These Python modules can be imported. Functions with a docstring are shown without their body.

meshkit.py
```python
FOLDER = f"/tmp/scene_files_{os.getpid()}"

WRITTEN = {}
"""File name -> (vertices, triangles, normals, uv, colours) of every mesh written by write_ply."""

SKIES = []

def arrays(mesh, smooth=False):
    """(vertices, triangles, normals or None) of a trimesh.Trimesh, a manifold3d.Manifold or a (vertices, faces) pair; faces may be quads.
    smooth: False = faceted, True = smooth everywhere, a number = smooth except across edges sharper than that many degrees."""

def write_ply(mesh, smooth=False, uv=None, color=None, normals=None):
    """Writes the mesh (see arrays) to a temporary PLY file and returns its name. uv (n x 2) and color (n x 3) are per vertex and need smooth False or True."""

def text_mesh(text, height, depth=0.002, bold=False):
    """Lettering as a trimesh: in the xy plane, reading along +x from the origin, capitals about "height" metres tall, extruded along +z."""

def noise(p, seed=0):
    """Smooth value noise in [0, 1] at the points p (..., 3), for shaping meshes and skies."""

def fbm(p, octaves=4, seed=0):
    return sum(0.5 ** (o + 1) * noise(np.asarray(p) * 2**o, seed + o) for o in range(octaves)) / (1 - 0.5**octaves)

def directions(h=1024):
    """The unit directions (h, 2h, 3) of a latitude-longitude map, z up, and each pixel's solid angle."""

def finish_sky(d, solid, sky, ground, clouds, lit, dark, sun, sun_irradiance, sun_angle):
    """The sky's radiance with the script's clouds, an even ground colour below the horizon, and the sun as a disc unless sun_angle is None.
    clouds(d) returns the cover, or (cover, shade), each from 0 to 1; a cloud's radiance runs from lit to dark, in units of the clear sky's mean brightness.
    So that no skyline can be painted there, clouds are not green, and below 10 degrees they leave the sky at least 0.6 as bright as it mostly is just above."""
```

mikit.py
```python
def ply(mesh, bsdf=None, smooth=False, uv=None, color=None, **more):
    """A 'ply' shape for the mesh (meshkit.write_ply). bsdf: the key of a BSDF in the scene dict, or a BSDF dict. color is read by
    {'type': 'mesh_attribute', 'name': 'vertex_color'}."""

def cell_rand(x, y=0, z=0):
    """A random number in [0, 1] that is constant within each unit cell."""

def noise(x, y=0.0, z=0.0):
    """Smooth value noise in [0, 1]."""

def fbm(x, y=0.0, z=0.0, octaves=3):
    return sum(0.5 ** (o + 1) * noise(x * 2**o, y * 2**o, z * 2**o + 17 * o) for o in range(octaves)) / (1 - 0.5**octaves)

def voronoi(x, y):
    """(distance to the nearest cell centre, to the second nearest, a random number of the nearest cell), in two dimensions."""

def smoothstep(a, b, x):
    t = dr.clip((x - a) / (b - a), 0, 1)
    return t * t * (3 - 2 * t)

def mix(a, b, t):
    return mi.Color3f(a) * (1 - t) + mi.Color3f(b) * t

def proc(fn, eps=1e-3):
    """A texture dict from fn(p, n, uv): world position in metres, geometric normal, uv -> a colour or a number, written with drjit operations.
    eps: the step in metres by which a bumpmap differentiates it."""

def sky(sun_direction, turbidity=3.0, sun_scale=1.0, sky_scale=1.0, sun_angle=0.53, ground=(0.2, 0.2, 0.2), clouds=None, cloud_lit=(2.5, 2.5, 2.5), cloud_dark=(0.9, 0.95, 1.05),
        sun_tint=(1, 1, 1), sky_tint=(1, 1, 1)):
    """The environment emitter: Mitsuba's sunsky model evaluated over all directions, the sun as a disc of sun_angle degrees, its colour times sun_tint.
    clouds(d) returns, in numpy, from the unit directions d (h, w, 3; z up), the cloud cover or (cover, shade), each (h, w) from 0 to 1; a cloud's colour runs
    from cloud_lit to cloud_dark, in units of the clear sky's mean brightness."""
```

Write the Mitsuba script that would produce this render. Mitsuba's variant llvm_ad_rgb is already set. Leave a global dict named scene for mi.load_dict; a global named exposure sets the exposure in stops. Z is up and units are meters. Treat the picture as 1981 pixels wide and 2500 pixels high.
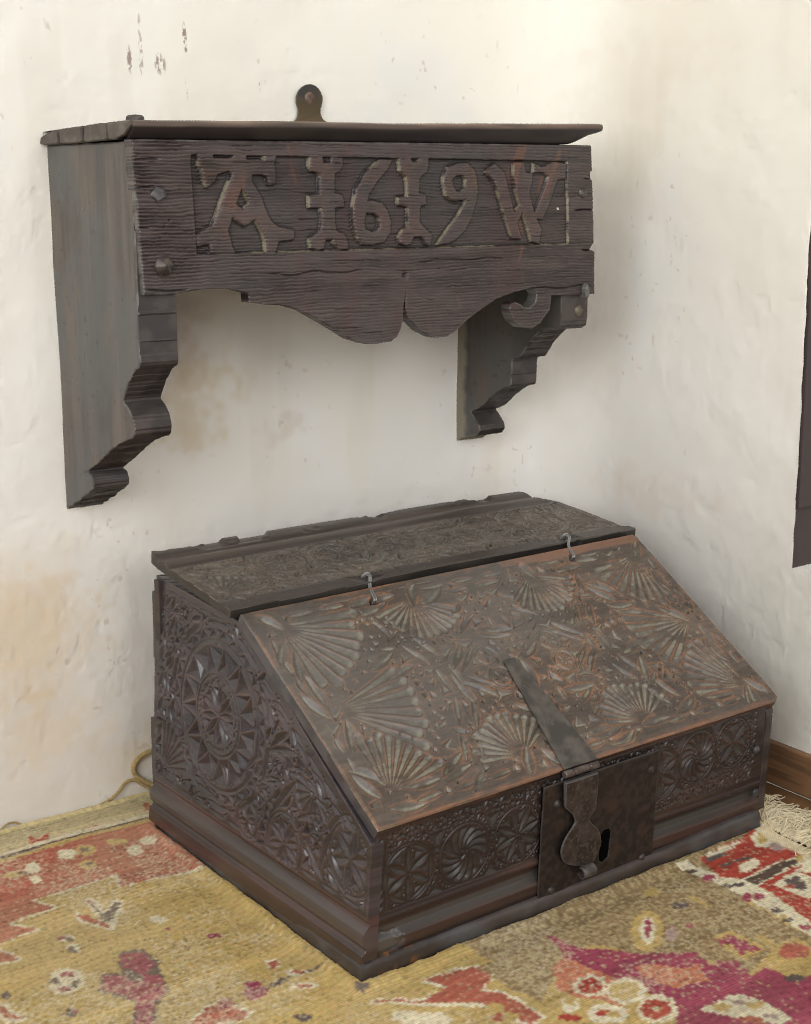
import math, random, numpy as np, trimesh, shapely, mitsuba as mi, mikit, meshkit
import drjit as dr
from shapely.geometry import Polygon, LineString, Point
from shapely.ops import unary_union
from scipy.ndimage import gaussian_filter, map_coordinates
from mikit import fbm as pf, noise as pn, smoothstep as ps, mix as pm

scene, labels = {}, {}
rng = np.random.default_rng(1619)
random.seed(1619)
A = lambda *v: np.array(v, float)

# ---------------------------------------------------------------- camera, light, exposure
def camera():
    f, yaw, pit, rol = 3600.93 / 1981, 0.63743, 0.21354, 0.00220
    d = A(math.sin(yaw) * math.cos(pit), math.cos(yaw) * math.cos(pit), -math.sin(pit))
    r = A(math.cos(yaw), -math.sin(yaw), 0); u = np.cross(r, d)
    r, u = math.cos(rol) * r + math.sin(rol) * u, -math.sin(rol) * r + math.cos(rol) * u
    m = np.eye(4); m[:3, 0], m[:3, 1], m[:3, 2], m[:3, 3] = -r, u, d, A(-1.0921, -1.8060, 0.8442)
    return {'type': 'perspective', 'fov': 2 * math.degrees(math.atan(0.5 / f)), 'fov_axis': 'x', 'near_clip': 0.05, 'far_clip': 50.0,
            'principal_point_offset_x': -87.56 / 1981, 'principal_point_offset_y': 29.84 / 2500,
            'to_world': mi.ScalarTransform4f(m)}
scene['camera'] = camera()
exposure = 0.09
AMBIENT, WINDOW, WINDOW2 = 0.56, 5.7, 5.4
scene['room_light'] = {'type': 'constant', 'radiance': {'type': 'rgb', 'value': [AMBIENT * 1.03, AMBIENT, AMBIENT * 0.93]}}

def area_light(name, corners, rad, label):
    c = np.array(corners, float)
    scene[name] = {**mikit.ply((c, np.array([[0, 1, 2, 3]]))), 'emitter': {'type': 'area', 'radiance': {'type': 'rgb', 'value': rad}}}
    labels[name] = {'label': label, 'kind': 'structure'}
# a tall window in the left part of the room and an added fill panel behind the camera, both well outside the frame
area_light('window_light', [(-1.9, -3.1, 0.9), (-1.9, -3.1, 2.8), (-3.1, -1.2, 2.8), (-3.1, -1.2, 0.9)][::-1], [WINDOW * .97, WINDOW, WINDOW * 1.02], 'daylight from the tall window left of the frame')
area_light('window_light_001', [(-1.0, -3.6, 1.1), (-1.0, -3.6, 2.5), (.3, -3.6, 2.5), (.3, -3.6, 1.1)], [WINDOW2, WINDOW2, WINDOW2 * 1.02], 'added unseen fill light behind the camera')

# ---------------------------------------------------------------- helpers
def key(name, parent=None):
    base = (parent + '__' if parent else '') + name
    k, i = base, 0
    while k in scene or k in labels or any(s.startswith(k + '__') for s in scene):
        i += 1; k = f'{base}_{i:03d}'
    return k
def thing(name, label, cat, group=None):
    k = key(name); labels[k] = {'label': label, 'category': cat}
    if group: labels[k]['group'] = group
    return k
def put(name, shape, parent=None, label=None, cat=None, kind=None):
    k = key(name, parent); scene[k] = shape
    e = {a: b for a, b in (('label', label), ('category', cat), ('kind', kind)) if b}
    if e: labels[k] = e
    return k
def raw(v, f, n, c, bsdf):
    p = meshkit.write_ply((np.asarray(v), np.asarray(f)), False, None, np.clip(c, 0, 1), normals=n)
    return {'type': 'ply', 'filename': p, 'face_normals': False, 'bsdf': {'type': 'ref', 'id': bsdf}}
def vnormals(v, f):
    n = np.zeros_like(v); fn = np.cross(v[f[:, 1]] - v[f[:, 0]], v[f[:, 2]] - v[f[:, 0]])
    for k in range(3): np.add.at(n, f[:, k], fn)
    return n / np.maximum(np.linalg.norm(n, axis=1, keepdims=True), 1e-20)
def vc(mesh, colfn, bsdf, smooth=35):
    """A shape with its own vertex colours: colfn(points, normals) -> colours."""
    v, f, n = meshkit.arrays(mesh, smooth)
    if n is None:
        v = v[f].reshape(-1, 3); f = np.arange(len(v)).reshape(-1, 3); n = vnormals(v, f)
    return raw(v, f, n, colfn(v, n), bsdf)
N = lambda p, s, seed=0: meshkit.noise(np.asarray(p) * s, seed)
FB = lambda p, s, o=3, seed=0: meshkit.fbm(np.asarray(p) * s, o, seed)
sst = lambda a, b, x: (lambda t: t * t * (3 - 2 * t))(np.clip((np.asarray(x) - a) / (b - a), 0, 1))
def lerp(a, b, t): return np.asarray(a) * (1 - np.asarray(t)[..., None]) + np.asarray(b) * np.asarray(t)[..., None]
def rough(mesh, amp, scale, seed=0, edge=None):
    v = mesh.vertices.copy()
    for k in range(3): v[:, k] += amp * (FB(v, scale, 3, seed + 7 * k) - .5) * 2
    mesh.vertices = v; return mesh
def catmull(P, n=6, closed=False):
    P = np.array(P, float); out = []
    m = len(P)
    for i in range(m - 1):
        a, b, c, d = P[max(i - 1, 0)], P[i], P[i + 1], P[min(i + 2, m - 1)]
        for t in np.linspace(0, 1, n, endpoint=False):
            out.append(.5 * (2 * b + (c - a) * t + (2 * a - 5 * b + 4 * c - d) * t * t + (3 * b - a - 3 * c + d) * t ** 3))
    return np.array(out + [P[-1]])
def tube(path, rad, sides=8, caps=True):
    P = np.array(path, float); m = len(P)
    R = np.full(m, rad) if np.isscalar(rad) else np.asarray(rad)
    T = np.gradient(P, axis=0); T /= np.linalg.norm(T, axis=1, keepdims=True)
    up = A(0, 0, 1) if abs(T[0, 2]) < .9 else A(1, 0, 0)
    x = np.cross(up, T[0]); x /= np.linalg.norm(x); V = []
    for i in range(m):
        x = x - T[i] * (x @ T[i]); x /= np.linalg.norm(x); y = np.cross(T[i], x)
        th = np.linspace(0, 2 * np.pi, sides, endpoint=False)
        V.append(P[i] + R[i] * (np.cos(th)[:, None] * x + np.sin(th)[:, None] * y))
    V = np.vstack(V); F = []
    for i in range(m - 1):
        for j in range(sides):
            a, b = i * sides + j, i * sides + (j + 1) % sides
            F += [[a, b, b + sides], [a, b + sides, a + sides]]
    if caps:
        for base, rev in ((0, True), ((m - 1) * sides, False)):
            for j in range(1, sides - 1):
                t = [base, base + j, base + j + 1]; F.append(t[::-1] if rev else t)
    return trimesh.Trimesh(V, F, process=False)
def densify(P, step):
    P = np.array(P, float); out = []
    for a, b in zip(P, np.roll(P, -1, 0)):
        k = max(1, int(np.ceil(np.linalg.norm(b - a) / step)))
        out += [a + (b - a) * t for t in np.linspace(0, 1, k, endpoint=False)]
    return np.array(out)
def prism(P, frame, layers, step=.004, inner=True):
    """A solid over the outline P (2D, in the frame): layers = [(height, inset)], caps at both ends; rounded where insets grow."""
    P = np.asarray(P, float)
    if Polygon(P).exterior.is_ccw is False: P = P[::-1]
    P = densify(P, step); m = len(P)
    nx, pv = np.roll(P, -1, 0) - P, P - np.roll(P, 1, 0)
    nrm = lambda a: np.stack([a[:, 1], -a[:, 0]], 1) / np.maximum(np.linalg.norm(a, axis=1, keepdims=True), 1e-12)
    n = nrm(nx) + nrm(pv); n /= np.maximum(np.linalg.norm(n, axis=1, keepdims=True), .5)
    o, es, et = frame; en = np.cross(es, et)
    V, F = [], []
    for h, ins in layers:
        Q = P - n * ins
        V.append(o + Q[:, :1] * es + Q[:, 1:] * et + h * en)
    for i in range(len(layers) - 1):
        a = np.arange(m) + i * m; b = (np.arange(m) + 1) % m + i * m
        F += [np.stack([a, b, b + m], 1), np.stack([a, b + m, a + m], 1)]
    V = np.vstack(V); F = np.vstack(F)
    caps = []
    for i, rev in ((0, True), (len(layers) - 1, False)):
        tv, tf = trimesh.creation.triangulate_polygon(Polygon(P - n * layers[i][1]).buffer(0), engine='earcut')
        w = o + tv[:, :1] * es + tv[:, 1:] * et + layers[i][0] * en
        c = trimesh.Trimesh(w, tf, process=False)
        if len(tf) and (c.face_normals.mean(0) @ en > 0) == rev: c.invert()
        caps.append(c)
    return trimesh.util.concatenate([trimesh.Trimesh(V, F, process=False)] + caps)
def rlayers(t, r=.002, k=3):
    a = np.linspace(0, np.pi / 2, k + 1)
    lo = [(r - r * math.sin(x), r - r * math.cos(x)) for x in a[::-1]]
    return [(z, i) for z, i in lo] + [(t - z, i) for z, i in lo[::-1]]
def fr(o, es, et):
    es, et = np.asarray(es, float), np.asarray(et, float); return (np.asarray(o, float), es / np.linalg.norm(es), et / np.linalg.norm(et))
def box(lo, hi, r=.0015):
    lo, hi = np.array(lo, float), np.array(hi, float)
    P = [(lo[0], lo[1]), (hi[0], lo[1]), (hi[0], hi[1]), (lo[0], hi[1])]
    return prism(P, fr((0, 0, lo[2]), (1, 0, 0), (0, 1, 0)), rlayers(hi[2] - lo[2], r))

def dense(m, e=.012):
    v, f = trimesh.remesh.subdivide_to_size(m.vertices, m.faces, e); return trimesh.Trimesh(v, f)

class Relief:
    """A carved board face: a fine grid over an outline in the frame's (s, t), with heights H along the normal; carved pockets are removed from it."""
    def __init__(s, frame, poly, cell=(.001, .001), holes=()):
        s.frame = frame
        s.poly = Polygon(poly, holes).buffer(0)
        x0, y0, x1, y1 = s.poly.bounds
        s.cs, s.ct = cell
        s.xs = np.arange(x0 - 1.2 * s.cs, x1 + 2.2 * s.cs, s.cs); s.ys = np.arange(y0 - 1.2 * s.ct, y1 + 2.2 * s.ct, s.ct)
        s.S, s.T = np.meshgrid(s.xs, s.ys)
        s.H = np.zeros_like(s.S); s.base = np.zeros_like(s.S)
        pts = shapely.points(s.S.ravel(), s.T.ravel())
        ins = shapely.contains_xy(s.poly, s.S.ravel(), s.T.ravel())
        s.sd = np.where(ins, 1, -1).astype(float)
        bd = s.poly.boundary
        near = np.zeros(len(pts), bool)
        lim = .008
        dist = shapely.distance(pts, bd)
        s.sd = (s.sd * dist).reshape(s.S.shape)
        s.lab = np.zeros(s.S.shape, int); s.names = {}
    def win(s, x0, y0, x1, y1):
        i0, i1 = np.searchsorted(s.xs, [x0, x1]); j0, j1 = np.searchsorted(s.ys, [y0, y1])
        return np.s_[max(j0 - 1, 0):j1 + 1, max(i0 - 1, 0):i1 + 1]
    def cut(s, w, dep):
        s.H[w] = np.minimum(s.H[w], -np.maximum(dep, 0))
    def leaf(s, p, q, w, d, bend=0., pw=.8):
        p, q = A(*p), A(*q); m = w + abs(bend) + .001
        W = s.win(min(p[0], q[0]) - m, min(p[1], q[1]) - m, max(p[0], q[0]) + m, max(p[1], q[1]) + m)
        S, T = s.S[W] - p[0], s.T[W] - p[1]; L = np.linalg.norm(q - p); e = (q - p) / L
        x = (S * e[0] + T * e[1]) / L; y = -S * e[1] + T * e[0]; xx = np.clip(x, 0, 1)
        y = y - bend * 4 * xx * (1 - xx)
        hw = w * np.sin(np.pi * xx) ** pw
        s.cut(W, np.where((x > 0) & (x < 1), d / w * (hw - np.abs(y)), -1))
    def groove(s, P, w, d):
        for a, b in zip(P[:-1], P[1:]):
            a, b = A(*a), A(*b); W = s.win(min(a[0], b[0]) - w, min(a[1], b[1]) - w, max(a[0], b[0]) + w, max(a[1], b[1]) + w)
            S, T = s.S[W] - a[0], s.T[W] - a[1]; e = b - a; L2 = e @ e
            t = np.clip((S * e[0] + T * e[1]) / L2, 0, 1)
            r = np.hypot(S - t * e[0], T - t * e[1]); s.cut(W, d * (1 - r / w))
    def ring(s, c, r, w, d, a0=None, a1=None):
        W = s.win(c[0] - r - w, c[1] - r - w, c[0] + r + w, c[1] + r + w)
        S, T = s.S[W] - c[0], s.T[W] - c[1]; R = np.hypot(S, T); dep = d * (1 - np.abs(R - r) / w)
        if a0 is not None:
            an = (np.degrees(np.arctan2(T, S)) - a0) % 360; sp = (a1 - a0) % 360
            dep = dep - d * 1.2 * (1 - sst(0, 8, np.minimum(an, sp - an))) - np.where(an > sp, 9, 0)
        s.cut(W, dep)
    def tri(s, p1, p2, p3, d, c=None):
        P = [A(*p1), A(*p2), A(*p3)]; X = [p[0] for p in P]; Y = [p[1] for p in P]
        W = s.win(min(X), min(Y), max(X), max(Y)); S, T = s.S[W], s.T[W]
        c = sum(P) / 3 if c is None else A(*c); dep = np.full(S.shape, 9.)
        sg = np.sign((P[1] - P[0])[0] * (P[2] - P[0])[1] - (P[1] - P[0])[1] * (P[2] - P[0])[0]) or 1
        for i in range(3):
            a, b = P[i], P[(i + 1) % 3]; e = b - a
            ln = lambda x, y: sg * (e[0] * (y - a[1]) - e[1] * (x - a[0]))
            dep = np.minimum(dep, ln(S, T) / max(ln(*c), 1e-9))
        s.cut(W, d * dep)
    def fan(s, c, a0, a1, n, r0, r1, d, lens=None):
        W = s.win(c[0] - r1 - .002, c[1] - r1 - .002, c[0] + r1 + .002, c[1] + r1 + .002)
        S, T = s.S[W] - c[0], s.T[W] - c[1]; R = np.hypot(S, T)
        an = (np.degrees(np.arctan2(T, S)) - a0 + 180) % 360 - 180; st = (a1 - a0) / n
        k = np.floor(an / st); ok = (k >= 0) & (k < n); ki = np.clip(k, 0, n - 1).astype(int)
        ph = (an / st - k - .5) * 2
        ln = np.ones(n) if lens is None else np.asarray(lens); re = r1 * ln[ki]
        y = ph * np.radians(st) / 2 * R; hw = np.maximum(np.radians(st) / 2 * np.minimum(R, re) * .97, 1e-5)
        rc = re - hw * 1.1; e = np.where(R > rc, np.hypot(y, R - rc) / hw, np.abs(y) / hw)
        dep = d * (.25 + .75 * np.clip(R / re, 0, 1)) * np.where(e < 1, (1 - e ** 2) ** .8, -1) * sst(r0, r0 + .012, R)
        s.cut(W, np.where(ok & (R > r0), dep, -1))
    def swirl(s, c, n, r0, r1, d, tw=.9, ph=0.):
        W = s.win(c[0] - r1, c[1] - r1, c[0] + r1, c[1] + r1)
        S, T = s.S[W] - c[0], s.T[W] - c[1]; R = np.hypot(S, T)
        an = (np.arctan2(T, S) + tw * (R / r1) + ph) / (2 * np.pi / n); p = np.abs((an - np.floor(an) - .5) * 2)
        s.cut(W, np.where((R > r0) & (R < r1), d * (1 - p * 1.08) * sst(r0, r1 * .6, R) * (1 - sst(r1 * .85, r1, R)), -1))
    def rosette(s, c, R, n, w, d, ph=0., chips=True):
        for k in range(n):
            a = ph + 2 * np.pi * k / n; u = A(math.cos(a), math.sin(a)); c = A(*c)
            s.leaf(c + u * R * .05, c + u * R, w, d)
            if chips:
                b = a + np.pi / n; u1 = A(math.cos(b), math.sin(b))
                sp = np.pi / n * .62; q = lambda x, r: c + r * A(math.cos(x), math.sin(x))
                s.tri(q(b, R * .45), q(b - sp, R * .92), q(b + sp, R * .92), d * .9)
    def star(s, c, r0, r1, n, d, ph=0., both=True):
        q = lambda x, r: A(*c) + r * A(math.cos(x), math.sin(x))
        for k in range(n):
            a = ph + 2 * np.pi * k / n; h = np.pi / n
            s.tri(q(a - h * .93, r0), q(a + h * .93, r0), q(a, r1), d, q(a, r0 * .6 + r1 * .4))
            if both: s.tri(q(a + h * .07, r1), q(a + h * 1.93, r1), q(a + h, r0), d, q(a + h, r1 * .6 + r0 * .4))
    def nick(s, p, z, d, a):
        p = A(*p); q = lambda x, r: p + r * A(math.cos(x), math.sin(x))
        s.tri(q(a, z), q(a + 2.2, z * .8), q(a - 2.2, z * .8), d, q(a, z * .45))
    def pack(s, x0, x1, y0, y1, sizes, seed, inside=.011, ang=None):
        r = np.random.default_rng(seed)
        for z, d, num, kind in sizes:
            for _ in range(num):
                p = A(r.uniform(x0, x1), r.uniform(y0, y1)); i, j = int((p[0] - s.xs[0]) / s.cs), int((p[1] - s.ys[0]) / s.ct)
                if not (0 <= j < s.H.shape[0] and 0 <= i < s.H.shape[1]) or s.sd[j, i] < inside or s.H[j, i] < -.0003: continue
                a = r.uniform(0, 6.28) if ang is None else ang(p) + r.normal(0, .35); e = A(math.cos(a), math.sin(a))
                if kind == 'star':
                    w = int(z * 1.05 / s.cs); blk = s.H[max(j - w, 0):j + w + 1, max(i - w, 0):i + w + 1]
                    if blk.min() > -.0006 and s.sd[j, i] > z + .003: s.star(p, z * .32, z * .96, 8, d, a); s.ring(p, z * 1.08, .0014, .0012)
                elif kind == 'leaf':
                    t = np.linspace(-z, z, 9); q = p + t[:, None] * e; qi = ((q[:, 0] - s.xs[0]) / s.cs).astype(int).clip(0, s.H.shape[1] - 1); qj = ((q[:, 1] - s.ys[0]) / s.ct).astype(int).clip(0, s.H.shape[0] - 1)
                    if s.H[qj, qi].min() > -.0006: s.leaf(p - e * z, p + e * z, z * .30, d, r.normal(0, z * .12))
                else:
                    wx, wy = int(z * .62 / s.cs), int(z * .62 / s.ct)
                    if s.H[max(j - wy, 0):j + wy + 1, max(i - wx, 0):i + wx + 1].min() > -.0007: s.nick(p, z, d, a)
    def mark(s, name, mask):
        i = len(s.names) + 1; s.names[i] = name; s.lab[mask & (s.lab == 0)] = i
    def build(s, thick, colfn, bsdf, name, parent, label=None, sidecol=None, round_=.0015, back=True, levels=3, wob=0.):
        """colfn(S, T, H, sd, ridge) -> colours on the grid. The marked zones become children of the board."""
        s.H = s.H + s.base
        if round_:
            e = np.clip(s.sd, 0, round_); s.H -= round_ - np.sqrt(np.maximum(round_ ** 2 - (round_ - e) ** 2, 0))
        sig = .0022 / s.cs; blur = gaussian_filter(s.H, (.0022 / s.ct, sig)); ridge = s.H - blur
        C = colfn(s.S, s.T, s.H, s.sd, ridge)
        keep = s.sd > -.55 * max(s.cs, s.ct)
        out = keep & (s.sd < 0)
        S, T = s.S.copy(), s.T.copy()
        if out.any():
            bd = s.poly.boundary; pts = shapely.points(S[out], T[out]); q = shapely.line_interpolate_point(bd, shapely.line_locate_point(bd, pts)) if bd.geom_type == 'LineString' else \
                shapely.get_point(shapely.shortest_line(bd, pts), 0)
            S[out], T[out] = shapely.get_x(q), shapely.get_y(q)
        o, es, et = s.frame; en = np.cross(es, et)
        V = o + S.ravel()[:, None] * es + T.ravel()[:, None] * et + s.H.ravel()[:, None] * en
        h, w = s.S.shape; I = np.arange(h * w).reshape(h, w); K = keep
        q = K[:-1, :-1] & K[:-1, 1:] & K[1:, 1:] & K[1:, :-1]
        a, b, c, d = I[:-1, :-1][q], I[:-1, 1:][q], I[1:, 1:][q], I[1:, :-1][q]
        F = np.vstack([np.stack([a, b, c], 1), np.stack([a, c, d], 1)])
        L = np.maximum.reduce([s.lab.ravel()[x] for x in (a, c)]); L = np.where(s.lab.ravel()[a] == s.lab.ravel()[c], s.lab.ravel()[a], 0); L = np.concatenate([L, L])
        nv = vnormals(V, F); Cf = C.reshape(-1, 3)
        def piece(f, extra=None):
            u, inv = np.unique(f, return_inverse=True)
            v, n, c, ff = V[u], nv[u], Cf[u], inv.reshape(-1, 3)
            if extra:
                k = len(v); v = np.vstack([v, extra[0]]); ff = np.vstack([ff, extra[1] + k]); n = np.vstack([n, extra[2]]); c = np.vstack([c, extra[3]])
            return raw(v, ff, n, c, bsdf)
        # sides and back
        E = np.vstack([F[:, [0, 1]], F[:, [1, 2]], F[:, [2, 0]]]); es_ = np.sort(E, 1); kk = es_[:, 0].astype(np.int64) * (h * w) + es_[:, 1]
        _, first, cnt = np.unique(kk, return_index=True, return_counts=True); B = E[first[cnt == 1]]
        lv = np.linspace(0, 1, levels + 1); ev, ef, en_, ec = [], [], [], []
        P0, P1 = V[B[:, 0]], V[B[:, 1]]; dn = np.cross(P1 - P0, np.broadcast_to(en, P0.shape)); dn = dn / np.maximum(np.linalg.norm(dn, axis=1, keepdims=True), 1e-12)
        sv = np.zeros((h * w, 3)); np.add.at(sv, B[:, 0], dn); np.add.at(sv, B[:, 1], dn); ub, ib = np.unique(B, return_inverse=True); ib = ib.reshape(B.shape)
        sn = sv[ub]; sn = sn / np.maximum(np.linalg.norm(sn, axis=1, keepdims=True), 1e-9); hb = (V[ub] - o) @ en; nb = len(ub)
        for i, l in enumerate(lv):
            p = V[ub] - ((hb + thick) * l)[:, None] * en
            if wob: p = p + sn * ((FB(p, 70., 3, 5) - .5) * wob * 2 * np.sin(np.pi * l))[:, None]
            ev.append(p); en_.append(sn); ec.append(Cf[ub] if sidecol is None else sidecol(p, sn))
            if i: q0 = (i - 1) * nb; ef.append(np.vstack([np.stack([ib[:, 0] + q0, ib[:, 1] + q0 + nb, ib[:, 1] + q0], 1), np.stack([ib[:, 0] + q0, ib[:, 0] + q0 + nb, ib[:, 1] + q0 + nb], 1)]))
        k = len(lv) * nb
        if back:
            tv, tf = trimesh.creation.triangulate_polygon(s.poly if s.poly.geom_type == 'Polygon' else max(s.poly.geoms, key=lambda g: g.area), engine='earcut')
            ev.append(o + tv[:, :1] * es + tv[:, 1:] * et - thick * en); en_.append(np.tile(-en, (len(tv), 1))); ec.append(np.tile(Cf.mean(0), (len(tv), 1))); ef.append(np.asarray(tf)[:, ::-1] + k)
        extra = (np.vstack(ev), np.vstack(ef), np.vstack(en_), np.vstack(ec))
        kmain = put(name, piece(F[L == 0], extra), parent, label)
        for i, nm in s.names.items():
            f = F[L == i]
            if len(f):
                nm, lb = nm if isinstance(nm, tuple) else (nm, None)
                put(nm, piece(f), kmain, lb)
        return kmain

# ---------------------------------------------------------------- materials
def prin(col, rough_=.5, **k):
    return {'type': 'twosided', 'bsdf': {'type': 'principled', 'base_color': col if isinstance(col, dict) else {'type': 'rgb', 'value': list(col)}, 'roughness': rough_, **k}}
VC = {'type': 'mesh_attribute', 'name': 'vertex_color'}
scene['oak_waxed'] = prin(VC, .38, specular=.5)
scene['oak_polished'] = prin(VC, .33, specular=.75)
scene['oak_dry'] = prin(VC, .52, specular=.4)
scene['iron'] = prin(VC, .42, metallic=.35, specular=.5)
scene['keyhole_shade'] = {'type': 'twosided', 'bsdf': {'type': 'diffuse', 'reflectance': VC}}
scene['wool'] = prin(VC, .95, specular=.08, sheen=.3)
scene['zinc_wire'] = prin((.34, .34, .34), .42, metallic=.6)

# ---------------------------------------------------------------- the setting: limewashed wall, floor, skirting, window recess
XC, SILL, YJ = 0.4837, 0.317, -0.500
# old paint smears, stains and some painted bracket shade on the plaster: (along the wall, height, half width, half height, strength)
SMEARS = [(-0.2519, 0.9942, 0.0047, 0.02, 0.9), (-0.2362, 1.0414, 0.0027, 0.0133, 0.5), (-0.2358, 1.014, 0.0033, 0.0303, 0.6), (-0.2359, 0.9864, 0.004, 0.0133, 0.6), (-0.2088, 0.9901, 0.01, 0.0158, 0.9), (-0.1719, 1.0251, 0.004, 0.0218, 0.95), (-0.1696, 1.0073, 0.0027, 0.0097, 0.8), (-0.1714, 0.9609, 0.002, 0.017, 0.35), (-0.0611, 0.9666, 0.002, 0.0085, 0.5)]
BLOTS = [(-.245, .625, .115, .12, .62, (.33, .23, .185)), (-.185, .545, .10, .085, .5, (.62, .50, .30)), (-.42, .27, .16, .12, .5, (.66, .50, .30)), (-.40, .12, .12, .06, .35, (.66, .50, .30)),  # first blot: brown stain that also paints in the left bracket's shade
         (-.03, .50, .06, .03, .35, (.55, .44, .33)), (.55, .62, .16, .16, .18, (.70, .58, .48)), (.70, .38, .14, .05, .28, (.66, .52, .40)), (.62, .95, .2, .12, .22, (.72, .62, .50)), (.98, .16, .12, .2, .35, (.56, .54, .46)), (-.28, .06, .10, .05, .4, (.62, .50, .34))]
def wall_colour(p, n, uv):
    a = p.x - p.y; z = p.z
    c1 = pf(a * 3.1 + 5, z * 3.3, 2.0, 4); c2 = pf(a * 7.0, z * 4.0 + 9, 5.0, 4); c3 = pf(a * 38, z * 34, 1.0, 3)
    st = pf(a * 2.2 + 3.3, z * 1.5 + 1.7, 8.0, 4)
    up = ps(0.35, 1.0, z + (c1 - .5) * .4)
    col = pm((.805, .770, .712), (.85, .815, .725), up)
    col = pm(col, (.74, .665, .565), ps(.50, .78, c1) * .30)
    col = pm(col, (.815, .795, .755), ps(.52, .75, c2) * .55)
    col = pm(col, (.70, .60, .47), ps(.56, .80, st) * .35)
    run = pf(a * 26, z * 2.2, 3.0, 3)
    col = pm(col, (.72, .66, .56), ps(.55, .8, run) * ps(.45, .65, c1) * .35)
    oc = ps(.16, .02, dr.sqrt(dr.square((a + .45) / 1.0) + dr.square((z - .25) / 1.1)) + (c2 - .5) * .2)
    col = pm(col, (.66, .47, .25), oc * ps(.38, .62, c3 * .4 + c2 * .6) * .50)
    low_tone = ps(.62, .05, z + (c1 - .5) * .35 + (c2 - .5) * .12)  # wall colour runs darker towards the floor
    col = pm(col, (.60, .555, .49), low_tone * .62)
    g = pn(a * 95, z * 85, 7)
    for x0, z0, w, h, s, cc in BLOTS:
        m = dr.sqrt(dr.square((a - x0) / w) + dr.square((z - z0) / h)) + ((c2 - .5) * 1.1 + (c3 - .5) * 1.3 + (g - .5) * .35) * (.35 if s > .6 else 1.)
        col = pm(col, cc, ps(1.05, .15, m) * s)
    g2 = pn(a * 210, z * 190, 3)
    col = pm(col, (.42, .29, .17), ps(.80, .95, g) * ps(.50, .66, c2) * ps(.45, .7, g2) * .34)
    for x0, z0, w, h, s in SMEARS:
        m = dr.square((a - x0 + (z - z0) * .05) / w) + dr.square((z - z0) / h)
        col = pm(col, (.20, .115, .085), ps(1.0, .15, m) * ps(.44, .60, pf(a * 520, z * 210, 2.0, 3)) * s * .85)
    return col
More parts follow.
